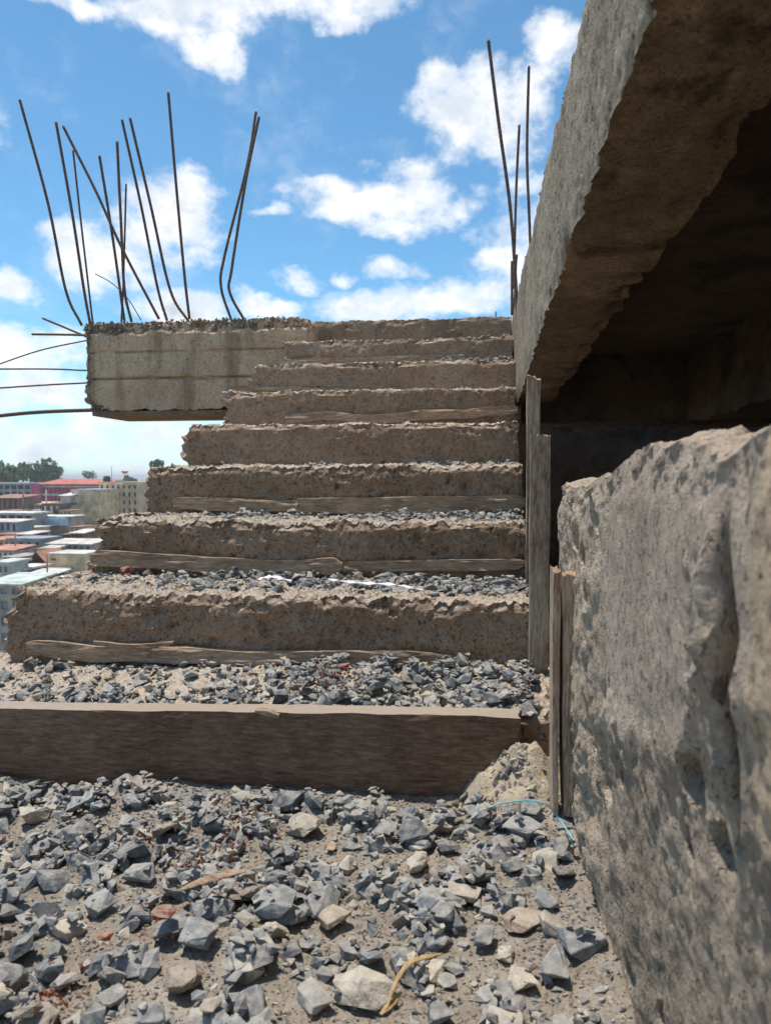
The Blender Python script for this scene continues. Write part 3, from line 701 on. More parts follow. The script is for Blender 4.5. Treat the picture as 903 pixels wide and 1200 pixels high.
# --- named stones first, so that the rest settles round them
HERO = [(38, 948, 24, 'beige', 'R', 'large smooth pale stone lying at the far left below the front plank'),
        (355, 968, 25, 'beige', 'R', 'broad cream coloured stone in the middle just below the front plank'),
        (214, 1142, 30, 'brown', 'R', 'brown rounded clod among the grey chips near the bottom, left of centre'),
        (322, 1088, 20, 'beige', 'R', 'knobbly cream stone lump right of the rust red brick crumbs'),
        (391, 1067, 24, 'tan', 'F', 'flat triangular pinkish tan stone flake left of centre'),
        (425, 1152, 38, 'beige', 'R', 'largest rough cream stone at the bottom, left of the dry leaf'),
        (652, 1135, 33, 'blue', 'F', 'biggest smooth blue grey stone at lower right on bare sand'),
        (592, 1116, 15, 'beige', 'R', 'small pale rounded pebble left of the biggest blue grey stone'),
        (660, 1036, 22, 'dark', 'F', 'black angular stone on the sand near the foot of the low wall'),
        (641, 1060, 22, 'blue', 'F', 'light blue grey stone just below the black angular stone'),
        (612, 1085, 26, 'tan', 'F', 'brownish grey wedge of stone left of the light blue grey one'),
        (648, 1095, 22, 'beige', 'F', 'dusty beige grey stone above the biggest blue grey stone'),
        (408, 1006, 15, 'beige', 'F', 'squarish cream stone left of two grey chips below the middle'),
        (490, 1010, 20, 'beige', 'R', 'pale oval stone standing up in the centre of the gravel'),
        (522, 992, 20, 'blue', 'F', 'square faced grey block of stone up the slope from the centre'),
        (388, 985, 11, 'orange', 'F', 'little orange tan chip right below the broad cream stone'),
        (165, 1024, 22, 'blue', 'F', 'dark edged grey block standing proud at left centre'),
        (118, 1060, 24, 'blue', 'F', 'pale grey faceted block below the left bare patch'),
        (60, 1025, 24, 'blue', 'F', 'long sloping grey stone close to the left edge'),
        (235, 1100, 32, 'blue', 'F', 'big broken blue grey slab stone above the brown clod'),
        (205, 1088, 28, 'blue', 'F', 'flat light grey slab stone just below the red brick crumbs'),
        (130, 1160, 24, 'blue', 'F', 'grey box shaped stone near the bottom left'),
        (78, 1140, 20, 'blue', 'F', 'small steel grey flake beside the reddish stain at bottom left'),
        (28, 1108, 26, 'blue', 'F', 'wide grey stone at the left edge above the bottom corner'),
        (570, 1100, 24, 'blue', 'F', 'dark blue tilted stone left of the brownish wedge'),
        (600, 1012, 18, 'blue', 'F', 'flat grey stone near the loose blue thread'),
        (440, 1115, 24, 'blue', 'F', 'rounded bluish stone above the largest cream stone'),
        (515, 1180, 30, 'blue', 'F', 'dark triangular stone at the bottom edge right of the dry leaf'),
        (368, 1160, 26, 'blue', 'F', 'grey stone partly under the left side of the largest cream stone'),
        (282, 930, 14, 'blue', 'F', 'grey pointed chip leaning on the front plank, left of centre'),
        (370, 925, 12, 'beige', 'F', 'light chip leaning on the front plank near its middle')]
MM = {'beige': M_beige, 'blue': M_blue, 'brown': M_brown, 'dark': None, 'tan': None, 'orange': None}
MM['dark'] = stonemat('black_stone', [(0, (.04, .042, .045)), (1, (.07, .07, .07))])
MM['tan'] = stonemat('tan_stone', [(0, (.36, .27, .19)), (1, (.42, .33, .25))]); MM['orange'] = stonemat('orange_stone', [(0, (.46, .27, .15)), (1, (.5, .32, .2))])
RES = []
hm0 = HM(-1.0, .17, .60, 1.30, hfloor)
hb = lambda x, y: float(hfloor(np.array([x]), np.array([y]))[0])
for i, (px, py, rp, mk, kind, lab) in enumerate(HERO):
    p = at(px, py, Z=.02); d = depth_of(p); s_ = rp / F * d
    z = hm0.drop(p.x, p.y, s_ * .95, s_ * 1.25, .5)
    pool = PR if kind == 'R' else PF
    RES.append((p.x, p.y, s_ * .95 + .014)); RES.append((p.x * (1 - .02 / p.y), p.y - s_ * .9 - .012, s_ * .8))
    o = bpy.data.objects.new('stone', proto(pool, rnd.randrange(len(pool)), MM[mk])); COL.objects.link(o)
    o.location = (p.x, p.y, z + s_ * .28); o.scale = (s_ * .95, s_ * .95, s_ * rnd.uniform(.8, .95)); o.rotation_euler = (rnd.gauss(0, .2), rnd.gauss(0, .2), rnd.uniform(0, 6.28))
    tag(o, lab, 'stone', 'loose stones on the lowest tread')
# bare patches: (px, py, rx, ry)
BARE = [(150, 962, 75, 16), (330, 1165, 75, 40), (730, 1130, 75, 120), (470, 945, 60, 14), (120, 1110, 60, 20), (60, 1175, 50, 24), (620, 1180, 50, 30), (680, 990, 50, 40), (690, 1060, 40, 60)]
BW = []
for (px, py, rx, ry) in BARE:
    c = at(px, py, Z=.01); e = at(px + rx, py, Z=.01); g = at(px, py + ry, Z=.01); BW.append((c.x, c.y, abs(e.x - c.x), abs(g.y - c.y)))
RES.append((at(622, 890, Y=1.25).x, 1.27, .085))
def dens0(x, y):
    v = 1.0 if y < 1.22 else .35
    for (cx, cy, cr) in RES:
        if (x - cx) ** 2 + (y - cy) ** 2 < cr * cr: return 0.0
    for (cx, cy, rx, ry) in BW:
        r2 = ((x - cx) / rx) ** 2 + ((y - cy) / max(.01, ry)) ** 2
        v = min(v, (.10 if cx > .0 else .22) + .78 * min(1, r2 ** 2))
    return v
pm_mix = lambda r_: M_beige if r_.random() < .11 else (M_crumb if r_.random() < .16 else M_blue)
scatter(hm0, 500, (-.95, .12), (.64, 1.27), dens0, .016, .034, 0, pm_mix, .022, 1, hb, 1.5)
scatter(hm0, 620, (-.95, .12), (.66, 1.27), dens0, .010, .018, 0, pm_mix, .026, 2, hb)
scatter(hm0, 1500, (-.98, .13), (.64, 1.28), lambda x, y: .35 + .65 * dens0(x, y), .0045, .010, 0, pm_mix, .040, 3, hb)
# treads behind
def tread(k, n1_, n2_, dens, y0a, y1a, s1=(.010, .024), mh=.04, lift=0.0):
    y0, top = ytop(k)
    if k == 0: top -= .014
    base = lambda x, y: ((tl(x) if k == 0 else np.asarray(x) * 0) + top - .004 + lift * sst((np.asarray(y) - y0) / T))
    hm = HM(-1.3, .14, y0, y0 + T + .02, base)
    hbf = lambda x, y: top + (.02 if k == 0 else 0) + (float(tl(x)) if k == 0 else 0)
    scatter(hm, n1_, (ENDS[k][0] + .05, .10), (y0 + y0a, y0 + y1a), dens, s1[0], s1[1], k + 1, pm_mix, mh, 30 + k, hbf)
    scatter(hm, n2_, (ENDS[k][0] + .04, .10), (y0 + y0a, y0 + y1a), lambda x, y: .3 + .7 * dens(x, y), .004, .010, k + 1, pm_mix, mh, 60 + k, hbf)
def g1(x, y):
    u = (y - Y0) / T
    if x > -.45: return 1.0 if x > -.28 or u > .5 else .6
    return .35 if u < .45 else .22
tread(0, 560, 900, g1, .045, .275, (.011, .027), .045, .032)
tread(1, 330, 500, lambda x, y: 1.0 if x > -.28 else (.55 if x > -.82 else .15), .07, .28, (.010, .024), .045, .012)
tread(2, 240, 400, lambda x, y: 1.0 if x > -.35 else (.7 if -.75 < x < -.5 else .15), .07, .28, (.009, .022), .040, .01)
tread(3, 160, 350, lambda x, y: 1.0 if x > -.25 else .2, .06, .28, (.008, .02), .03, .01)
tread(4, 90, 350, lambda x, y: .8 if x > -.45 else .4, .05, .28, (.008, .018), .025)
tread(5, 160, 300, lambda x, y: 1.0 if x > -.2 else .4, .04, .28, (.009, .022), .05)
tread(6, 260, 200, lambda x, y: 1.0 if x > -.20 else .05, .02, .28, (.009, .022), .11, .03)
tread(7, 200, 200, lambda x, y: 1.0 if x > -.25 else .1, .03, .28, (.009, .02), .06, .02)
WHERE = {0: 'in front of the dark plank', 1: 'right behind the dark plank', 2: 'on the tread with the white plastic strips', 3: 'on the third gravelly tread',
         4: 'on the fourth tread', 5: 'on the fifth tread', 6: 'on the sixth tread', 7: 'heaped at the right of an upper tread', 8: 'high on the steps by the edge beam'}
HOW = {'crushed_bluestone': 'blue grey', 'beige_stone': 'cream coloured', 'concrete_crumbs': 'dusty brown grey'}
ALL.sort(key=lambda a: -a[0])
NIND = 300 - len(HERO)
for a in ALL[:NIND]:
    _, x, y, z, s_, rot, mt, reg = a
    o = bpy.data.objects.new('stone', proto(PF, rnd.randrange(len(PF)), mt)); COL.objects.link(o)
    o.location = (x, y, z); o.scale = (s_, s_, s_); o.rotation_euler = rot
    sz = 'large' if s_ > .023 else ('medium' if s_ > .017 else 'small')
    if reg == 0:
        fx = (RM.transposed() @ (Vector((x, y, z)) - Vector((0, 0, CAMZ)))); px_ = 451.5 + F * fx.x / -fx.z
        side = 'far left' if px_ < 150 else ('left of centre' if px_ < 320 else ('centre' if px_ < 480 else ('right of centre' if px_ < 610 else 'beside the low wall')))
        row = 'close under the front plank' if y > 1.12 else ('midway down the lowest tread' if y > .93 else ('lower down the tread' if y > .82 else 'at the bottom edge'))
        wh = '%s, %s' % (row, side)
    else: wh = WHERE[reg]
    tag(o, '%s %s stone chip %s' % (sz, HOW[mt.name], wh), 'stone', '%s %s stone chips %s' % (sz, HOW[mt.name], wh))
def bake(items, name, mats, label, parent=None, local=None):
    VV = []; FF = []; MI = []; b = 0
    for (x, y, z, s_, rot, mi) in items:
        V, Fc = PC[rnd.randrange(len(PC))]
        Rm = np.array(Euler(rot).to_matrix()); V = V @ Rm.T * s_ + np.array([x, y, z])
        VV.append(V); FF.append(Fc + b); MI.append(np.full(len(Fc), mi)); b += len(V)
    me = npmesh(name, np.concatenate(VV), np.concatenate(FF))
    for m_ in mats: me.materials.append(m_)
    me.polygons.foreach_set('material_index', np.concatenate(MI).astype(np.int32))
    o = link(name, me)
    if label: tag(o, label, 'gravel')
    o['kind'] = 'stuff'
    if parent: reparent(o, parent)
    return o
ml = [M_blue, M_beige, M_crumb]
for reg in range(9):
    it = [(a[1], a[2], a[3], a[4], a[5], ml.index(a[6])) for a in ALL[NIND:] if a[7] == reg]
    if it: bake(it, 'gravel', ml, 'mixed small grey gravel spread %s' % WHERE[reg])
# fine grit over the floor
grit = []
for i in range(11000):
    x = rnd.uniform(-.95, .16); y = rnd.uniform(.66, 1.29)
    grit.append((x, y, hb(x, y) if i % 3 == 0 else None, rnd.uniform(.0012, .0044), (rnd.random() * 3, rnd.random() * 3, 0), rnd.choice([0, 1, 2, 2, 2])))
gx = np.array([g[0] for g in grit]); gy = np.array([g[1] for g in grit]); gz = hfloor(gx, gy)
bake([(g[0], g[1], float(z), g[3], g[4], g[5]) for g, z in zip(grit, gz)], 'grit', ml, 'fine sandy grit and crumbs over the lowest tread floor')
# crumbs of honeycombed concrete along the broken top edges of the steps
for k in range(1, 9):
    y0, top = ytop(k); x0, x1 = ENDS[k]; it = []
    for i in range(950 if k < 4 else 600):
        x = rnd.uniform(x0 + .02, x1 - .01)
        yy = abs(rnd.gauss(0, .035)); zz = top - .006 - (.016 if yy < .012 else 0) * rnd.random()
        it.append((x, y0 + .014 + yy, zz - .004, rnd.uniform(.002, .008), (rnd.random() * 3, rnd.random() * 3, 0), rnd.choice([2, 2, 2, 2, 1, 0])))
    for i in range(60):
        it.append((x0 + .03 + abs(rnd.gauss(0, .015)), y0 + .02 + rnd.random() * .06, top - rnd.random() * RI, rnd.uniform(.006, .015), (rnd.random() * 3, rnd.random() * 3, 0), 2))
    bake(it, 'edge_rubble', [M_blue, M_beige, M_agg], None, stairs)
it = []
for i in range(2600):
    x = rnd.uniform(lx0 + .005, lx1 + .1); d_ = rnd.random()
    if d_ < .55: y = LY0 + .012 + rnd.random() * .03; z = lt - rnd.random() * .055 + .008
    else: y = rnd.uniform(LY0, LY1 - .02); z = lt + rnd.gauss(.004, .006)
    it.append((x, y, z, rnd.uniform(.004, .013), (rnd.random() * 3, rnd.random() * 3, 0), rnd.choice([2, 2, 2, 1])))
for i in range(420):
    u = rnd.random(); t_ = rnd.random() ** 2
    it.append((lx0 + .02 + rnd.random() * (.02 + .16 * max(0, 1 - u * 4)), LY0 + .016 + rnd.random() * .02, lb + u * (lt - lb), rnd.uniform(.006, .016), (rnd.random() * 3, rnd.random() * 3, 0), 2))
for i in range(260):
    it.append((lx0 + .012 + rnd.random() * .02, rnd.uniform(LY0 + .02, LY1 - .02), lb + rnd.random() * (lt - lb), rnd.uniform(.006, .018), (rnd.random() * 3, rnd.random() * 3, 0), 2))
bake(it, 'aggregate', [M_agg, M_agg, M_agg], None, landing)
# mortar spill in the corner by the wall and board end
def mound(P):
    q = P.copy(); c = at(612, 905, Y=1.25); r2 = ((q[:, 0] - c.x) / .080) ** 2 + ((q[:, 1] - 1.27) / .10) ** 2
    h = np.exp(-r2 * 1.3) * .088
    lump = fbm(q, 26, 4, 401); d, cc = worley(q, 30, 402)
    up = q[:, 2] > 0
    P[:, 2] = np.where(up, h + .022 * lump * np.exp(-r2 * .5) + .030 * (.6 - d) * np.exp(-r2 * .8) + .012 - .045 * sst((r2 - .9) / 1.6), P[:, 2]); P[:, 1] += .006 * fbm(q, 30, 2, 403) * up
    return P
c = at(612, 905, Y=1.25)
o = block('mortar_spill', ax(c.x - .15, .165, .0035), ax(1.12, 1.385, .0035), np.array([-.02, .004]), mound, M_mortar)
tag(o, 'pale crumbly heap of spilt mortar at the right end of the front plank', 'mortar')
it = []
for i in range(230):
    x = c.x + rnd.gauss(0, .05); y = 1.25 + rnd.gauss(0, .05)
    if x > .10 or y > 1.36: continue
    hz = .088 * math.exp(-1.3 * (((x - c.x) / .080) ** 2 + ((y - 1.27) / .10) ** 2)) + .012
    it.append((x, y, hz - .003, rnd.uniform(.003, .012), (rnd.random() * 3, rnd.random() * 3, 0), rnd.choice([0, 0, 0, 1])))
bake(it, 'mortar_rubble', [M_crumb, M_beige], 'pale mortar crumbs on the spilt heap at the right end of the front plank')
# brick piece, crumbs, plastic, thread, leaf, wood sliver, nail
def ustone(name, px, py, Z, rp, mat, lab, cat, Y=None):
    p = at(px, py, Z=Z) if Y is None else at(px, py, Y=Y); s_ = rp / F * depth_of(p)
    o = bpy.data.objects.new(name, proto(PR, rnd.randrange(len(PR)), mat)); COL.objects.link(o); o.location = p; o.scale = (s_, s_, s_ * .8); o.rotation_euler[2] = 1.0
    return tag(o, lab, cat)
ustone('brick_fragment', 147, 668, None, 10, M_brick, 'rounded red brick fragment on the tread at left, above the widest riser', 'brick', Y=yk(1) + .16)
ustone('brick_fragment', 190, 1070, .045, 17, M_brick, 'crumbled rust red brick piece among grey stones in the lower left gravel', 'brick')
ustone('brick_fragment', 126, 1096, .03, 11, M_brick, 'small dark red brick piece left of the grey slab stone', 'brick')
ustone('brick_fragment', 404, 780, None, 8, M_brick, 'tiny red brick crumb on the tread behind the dark plank', 'brick', Y=yk(0) + .2)
it = []
for (px, py, rr) in [(255, 975, 40), (290, 960, 35), (190, 1070, 26), (60, 1150, 24), (85, 1125, 16), (225, 1010, 22), (400, 782, 22), (385, 797, 26), (175, 985, 18)]:
    for i in range(90):
        qx, qy = px + rnd.gauss(0, rr * .8), py + rnd.gauss(0, rr * .36)
        if py > 900:
            p = at(qx, qy, Z=.03); ii, jj = int((p.x - hm0.x0) / hm0.g), int((p.y - hm0.y0) / hm0.g)
            if not (0 <= ii < hm0.nx and 0 <= jj < hm0.ny): continue
            p.z = float(hm0.h[ii, jj]) - .001
            it.append((p.x, p.y, p.z, rnd.uniform(.001, .0042), (rnd.random() * 3, 1, 0), 0)); continue
        else: p = at(qx, qy, Z=.165)
        it.append((p.x, p.y, p.z - .004 + rnd.random() * .012, rnd.uniform(.001, .0038), (rnd.random() * 3, 1, 0), 0))
bake(it, 'brick_crumbs', [M_brick], 'scattered rust red brick crumbs in small patches among the gravel')
def ribbon(name, pts, w, mat, lab, cat, seed=0, wave=.0004):
    C = spline(pts, 12); V = []; Q = []
    for i, c in enumerate(C):
        t = (C[min(i + 1, len(C) - 1)] - C[max(i - 1, 0)]).normalized(); s_ = t.cross(Vector((0, -.35, 1))).normalized()
        ww = w * (.35 + .65 * math.sin(math.pi * (i + .5) / len(C))) * (1 + .08 * math.sin(i * 1.1 + seed))
        for j in (-1, -.3, .35, 1): V.append(tuple(c + s_ * ww * j + Vector((0, 0, wave * math.sin(i * .9 + j * 2 + seed)))))
    n = len(C)
    for i in range(n - 1):
        for j in range(3): a = i * 4 + j; Q.append((a, a + 1, a + 5, a + 4))
    me = npmesh(name, V, Q); o = link(name, me, mat, None, True); md = o.modifiers.new('s', 'SOLIDIFY'); md.thickness = .0012
    return tag(o, lab, cat)
zz2 = 2 * RI + .030
W1 = [(302, 679), (318, 676), (342, 681)]; W2 = [(385, 679), (420, 683), (460, 685), (497, 692)]
ribbon('plastic_strip', [at(px, py, Y=yk(1) + .10) for px, py in W1], .0055, M_paper, 'short crumpled white plastic strip left of the longer one on the stony tread', 'plastic', 1, .0025)
ribbon('plastic_strip', [at(px, py, Y=yk(1) + .06) for px, py in W2], .0042, M_paper, 'longer white plastic strip trailing over the grey stones of a tread', 'plastic', 2, .002)
tube('thread', [at(px, py, Z=.062 + .03 * (y_ > 1.145)) for px, py, y_ in [(574, 946, 1.15), (590, 941, 1.16), (620, 938, 1.165), (640, 943, 1.15), (655, 960, 1.12), (672, 985, 1.07)]], .0011, M_string, None, 6)
tag(bpy.context.scene.objects['thread'], 'loose pale blue thread curling over the sand by the foot of the short plank', 'thread')
ribbon('dry_leaf', [at(px, py, Z=.05 + dz) for px, py, dz in [(452, 1183, 0), (464, 1150, .012), (480, 1128, .018), (505, 1120, .012), (518, 1117, .004)]], .0026, M_leaf, 'curled dry yellow leaf right of the largest cream stone', 'leaf', 3)
ribbon('dry_stalk', [at(px, py, Z=.05) for px, py in [(446, 1188), (458, 1176), (470, 1162)]], .0035, M_leaf, 'short broken straw coloured stalk beside the dry leaf at the bottom', 'stalk', 4)
ribbon('wood_sliver', [at(px, py, Z=.06) for px, py in [(212, 1042), (235, 1033), (262, 1025), (288, 1020)]], .006, M_strip, 'bent weathered wood sliver lying on the gravel left of centre', 'wood', 5)
tube('rusty_nail', [at(572, 844, Y=Y0 + .012), at(592, 846, Y=Y0 + .010), at(618, 850, Y=Y0 + .012)], .0035, plain('nail_rust', (.18, .10, .07), .9, .4, 80), None, 8)
tag(bpy.context.scene.objects['rusty_nail'], 'rusty bent nail on the right end of the front plank', 'nail')

# ------------------------------------------------------------------ the building that carries the stairs
sup = empty('support_frame', (-.4, 1.0, -14), 'bare concrete columns and lower wall carrying the stair and floor slab', 'building')
for (x, y) in ((-1.3, -1.5), (-.9, 1.2), (.7, 4.2), (1.4, -1.5), (-1.1, 3.57)):
    boxes('column', [(x - .15, x + .15, y - .12, y + .12, -14.5, -.17 if y < 3 else (lb - .03 if x < 0 else -1.36))], M_land, sup)

# ------------------------------------------------------------------ terrain and far town
def terr(x, y):
    y = np.asarray(y, float); x = np.asarray(x, float)
    return np.interp(y, [-200, 30, 50, 75, 110, 170, 260, 900, 4000], [-14, -14, -13, -11.5, -9.6, -7.4, -5.5, -7, -9]) + .4 * fbm(np.stack([x, y, x * 0], -1).reshape(-1, 3), .03, 3, 9).reshape(x.shape)
M_ground = plain('dusty_earth', (.26, .20, .145), .95, .45, .15, c2=(.10, .11, .06))
tx = np.concatenate([np.linspace(-3500, -300, 20), np.linspace(-280, 280, 80), np.linspace(300, 3500, 20)]); ty = np.concatenate([np.linspace(-3000, -60, 14), np.linspace(-40, 300, 90), np.linspace(340, 4000, 24)])
X, Yg = np.meshgrid(tx, ty, indexing='ij'); Zg = terr(X, Yg); n0, n1_ = X.shape; idx = np.arange(n0 * n1_).reshape(n0, n1_)
Q = np.stack([idx[:-1, :-1], idx[1:, :-1], idx[1:, 1:], idx[:-1, 1:]], -1).reshape(-1, 4)
g_ = link('ground', npmesh('ground', np.stack([X, Yg, Zg], -1).reshape(-1, 3), Q), M_ground, None, True); tag(g_, kind='structure')
def paint(name, c, rough=.8, var=.38, sc=.9): return plain(name, c, rough, var, sc)
K = {n: paint('far_' + n, c) for n, c in dict(beige=(.80, .58, .34), tan=(.68, .48, .31), brown=(.22, .13, .085), grey=(.40, .35, .30), bluegrey=(.32, .35, .38), pale=(.62, .57, .50), pink=(.62, .10, .19),
     white=(.66, .63, .58), lblue=(.48, .60, .70), red=(.50, .16, .12), orange=(.50, .25, .17), rust=(.35, .20, .13), dark=(.035, .04, .05), sheet=(.60, .55, .49), turq=(.52, .57, .52), brickr=(.40, .17, .10), magenta=(.34, .05, .10)).items()}
def pxbox(x0, x1, yt, yb, D):
    a = at(x0, yt, Y=D); b_ = at(x1, yt, Y=D); c_ = at((x0 + x1) / 2, yb, Y=D); return a.x, b_.x, a.z, c_.z
def building(name, label, cat, x0, x1, yt, yb, D, dep, mat, roof=None, rh=.1, over_=.25, slope=0.0, win=None, gable=False):
    if D < 115: dep = min(dep, 3.8); slope *= .22 if not gable else 1
    X0, X1, Z1, Z0 = pxbox(x0, x1, yt, yb, D); zg = float(terr(np.array([(X0 + X1) / 2]), np.array([D]))[0]) - .6; zb = min(Z0, zg)
    e = empty(name, ((X0 + X1) / 2, D, zb), label, cat)
    bl = []
    if win:
        nc, nr, fr, ft, fb = win[:5]; mg = win[5] if len(win) > 5 else K['dark']          # columns, rows, pier fraction, top band, facade bottom (z px)
        zt = Z1; zf = at((x0 + x1) / 2, fb, Y=D).z
        bl.append((X0, X1, D + .25, D + dep, zb, Z1)); bl.append((X0, X1, D, D + .252, zb, zf))
        cw_ = (X1 - X0) / nc; chh = (zt - zf) / nr
        for i in range(nc + 1):
            xc = X0 + i * cw_; hw = cw_ * fr / 2
            bl.append((max(X0, xc - hw), min(X1, xc + hw), D, D + .252, zf, zt - .001))
        for j in range(nr):
            bl.append((X0 + .002, X1 - .002, D + .004, D + .254, zf + j * chh - .001, zf + (j + ft) * chh))
        bl.append((X0 + .002, X1 - .002, D + .004, D + .254, zt - .2, zt - .002))
    else: bl.append((X0, X1, D, D + dep, zb, Z1))
    boxes('wall', bl, mat, e)
    if win:
        for i in range(nc):
            for j in range(nr):
                w_ = boxes('window', [(X0 + i * cw_ + cw_ * fr / 2 + .02, X0 + (i + 1) * cw_ - cw_ * fr / 2 - .02, D + .17, D + .262, zf + (j + ft) * chh + .01, zf + (j + 1) * chh - .02)], mg, e)
    if roof:
        a, b_, c_, d_ = X0 - over_, X1 + over_, D - over_, D + dep + over_
        if gable:
            m_ = (a + b_) / 2; V = [(a, c_, Z1), (b_, c_, Z1), (b_, d_, Z1), (a, d_, Z1), (m_, c_, Z1 + slope), (m_, d_, Z1 + slope)]
            V += [(v[0], v[1], v[2] + .12) for v in V]
            Q_ = [(0, 3, 5, 4), (1, 4, 5, 2), (6, 10, 11, 9), (7, 8, 11, 10), (0, 4, 10, 6), (4, 1, 7, 10), (3, 9, 11, 5), (5, 11, 8, 2), (0, 6, 9, 3), (1, 2, 8, 7)]
            o = link('roof', npmesh('roof', V, Q_), roof); reparent(o, e)
            V = [(X0, D, Z1), (X1, D, Z1), (m_, D, Z1 + slope), (X0, D + .2, Z1), (X1, D + .2, Z1), (m_, D + .2, Z1 + slope)]
            o = link('gable', npmesh('gable', V, [(0, 1, 2, 2), (3, 5, 4, 4), (0, 2, 5, 3), (1, 4, 5, 2)][2:]), mat); reparent(o, e)
        else:
            V = [(a, c_, Z1 + .005), (b_, c_, Z1 + .005), (b_, d_, Z1 + slope), (a, d_, Z1 + slope)]; V += [(v[0], v[1], v[2] + rh) for v in V]
            o = link('roof', npmesh('roof', V, [(0, 3, 2, 1), (4, 5, 6, 7), (0, 1, 5, 4), (1, 2, 6, 5), (2, 3, 7, 6), (3, 0, 4, 7)]), roof); reparent(o, e)
    return e
z7 = lambda zx, zy: (zx / 7.5, 540 + zy / 7.5)
def B(name, label, cat, zx0, zx1, zyt, zyb, D, dep, mat, **kw):
    if 'win' in kw and kw['win']: w = list(kw['win']); w[4] = 540 + w[4] / 7.5; kw['win'] = w
    return building(name, label, cat, zx0 / 7.5, zx1 / 7.5, 540 + zyt / 7.5, 540 + zyb / 7.5, D, dep, mat, **kw)
B('school_block', 'long blue grey three storey block with rows of dark windows at far left', 'building', -260, 272, 205, 410, 172, 9, K['bluegrey'], roof=K['pale'], rh=.4, win=(9, 3, .22, .30, 400))
B('stair_tower', 'bright pink blank stair tower between the grey block and the red roofed one', 'building', 276, 358, 215, 400, 171, 8, K['pink'])
e = B('red_roofed_block', 'long crimson two storey block under a red roof on the far hillside', 'building', 362, 900, 215, 400, 172, 9, K['pink'], roof=K['red'], rh=.3, slope=1.3, over_=.8, win=(15, 2, .30, .22, 375, K['magenta']))
X0, X1, Z1, Z0 = pxbox(362 / 7.5, 900 / 7.5, 540 + 215 / 7.5, 590, 172)
boxes('balcony_rail', [(X0, X1, 171.6, 171.9, Z1 - .5, Z1 - .1), (X0, X1, 171.6, 171.9, Z1 - 2.6, Z1 - 2.1), (X0, X1, 171.6, 171.9, Z1 - 4.6, Z1 - 4.1)], K['pale'], e)
B('old_house', 'brown earth walled old building below the blue grey block', 'building', -120, 160, 330, 470, 140, 8, K['brown'], roof=K['rust'], slope=.6, win=(6, 1, .6, .3, 460))
B('low_house', 'pale low house below the pink stair tower', 'building', 245, 372, 385, 450, 145, 6, K['pale'], roof=K['tan'], slope=.4, win=(4, 1, .6, .3, 440))
B('beige_block', 'tall blank beige plastered block in the middle of the far town', 'building', 632, 868, 275, 640, 118, 10, K['beige'], roof=K['pale'], rh=.5, over_=.1)
B('apartment_tower', 'brownish beige flat block with roof tanks beside the steps', 'building', 872, 1210, 205, 640, 125, 12, K['tan'], win=(7, 5, .62, .45, 560, K['dark']), roof=K['beige'], rh=.4, over_=.05)
B('corner_house', 'small white house at the right end of the brownish flat block', 'building', 1212, 1290, 260, 480, 130, 8, K['pale'], win=(1, 2, .6, .4, 420))
B('white_shed', 'light grey shed on stilts left of the tall beige block', 'shed', 532, 622, 310, 430, 116, 4, K['sheet'], roof=K['white'], slope=.5)
# unfinished frame on posts
X0, X1, Z1, Z0 = pxbox(365 / 7.5, 530 / 7.5, 540 + 375 / 7.5, 540 + 490 / 7.5, 112)
e = empty('unfinished_frame', ((X0 + X1) / 2, 112, Z0 - 3), 'unfinished brown post and beam frame above the pale blue building', 'building')
boxes('floor_slab', [(X0, X1, 112, 117, Z1 - .4, Z1), (X0, X1, 112, 117, Z0 - 3, Z0 + .2)], K['brown'], e)
for i in range(4): x = X0 + (X1 - X0 - .3) * i / 3; boxes('post', [(x, x + .3, 112, 112.3, Z0 + .2, Z1 - .4)], K['brown'], e)
boxes('wall', [(X0 + .2, X1 - .3, 115, 115.3, Z0 + .2, Z0 + 1.1)], K['brickr'], e)
B('blue_balcony_house', 'pale blue fronted house with a long solid balcony, mid distance', 'house', 290, 618, 495, 690, 104, 8, K['grey'], roof=K['white'], rh=.15, slope=.3)
X0, X1, Z1, Z0 = pxbox(292 / 7.5, 575 / 7.5, 540 + 503 / 7.5, 540 + 570 / 7.5, 103)
boxes('balcony', [(X0, X1, 103, 104.2, Z0, Z1)], K['lblue'], bpy.data.objects['blue_balcony_house'])
for (a, b_) in ((315, 340), (360, 388)):
    q = pxbox(a / 7.5, b_ / 7.5, 540 + 508 / 7.5, 540 + 526 / 7.5, 102.9); boxes('window', [(q[0], q[1], 102.93, 103.1, q[3], q[2])], K['dark'], bpy.data.objects['blue_balcony_house'])
for i in range(3):
    q = pxbox((300 + i * 34) / 7.5, (326 + i * 34) / 7.5, 540 + (580 if i % 2 else 592) / 7.5, 540 + 640 / 7.5, 103.8); boxes('window', [(q[0], q[1], 103.85, 104.1, q[3], q[2])], K['bluegrey'] if i != 1 else K['white'], bpy.data.objects['blue_balcony_house'])
B('grey_warehouse', 'dark grey sheet walled shed with a white roof edge at left', 'shed', -150, 285, 470, 620, 100, 6, K['grey'], roof=K['white'], rh=.25, slope=.4, win=(6, 1, .3, .2, 525))
B('blue_grey_shed', 'blue grey shed with pale tin roof at the left edge', 'shed', -160, 150, 540, 650, 92, 6, K['bluegrey'], roof=K['sheet'], slope=.9, win=(6, 1, .6, .3, 640))
B('tin_lean_to', 'small lean-to with a cream tin roof below the blue grey shed', 'shed', 150, 275, 650, 700, 86, 4, K['brown'], roof=K['pale'], slope=.8, win=(3, 1, .6, .4, 690))
B('tin_roof_house', 'low house under a shining pale tin roof left of the beige blocks', 'house', 620, 730, 640, 700, 88, 5, K['brown'], roof=K['white'], slope=1.2, win=(3, 1, .6, .3, 695))
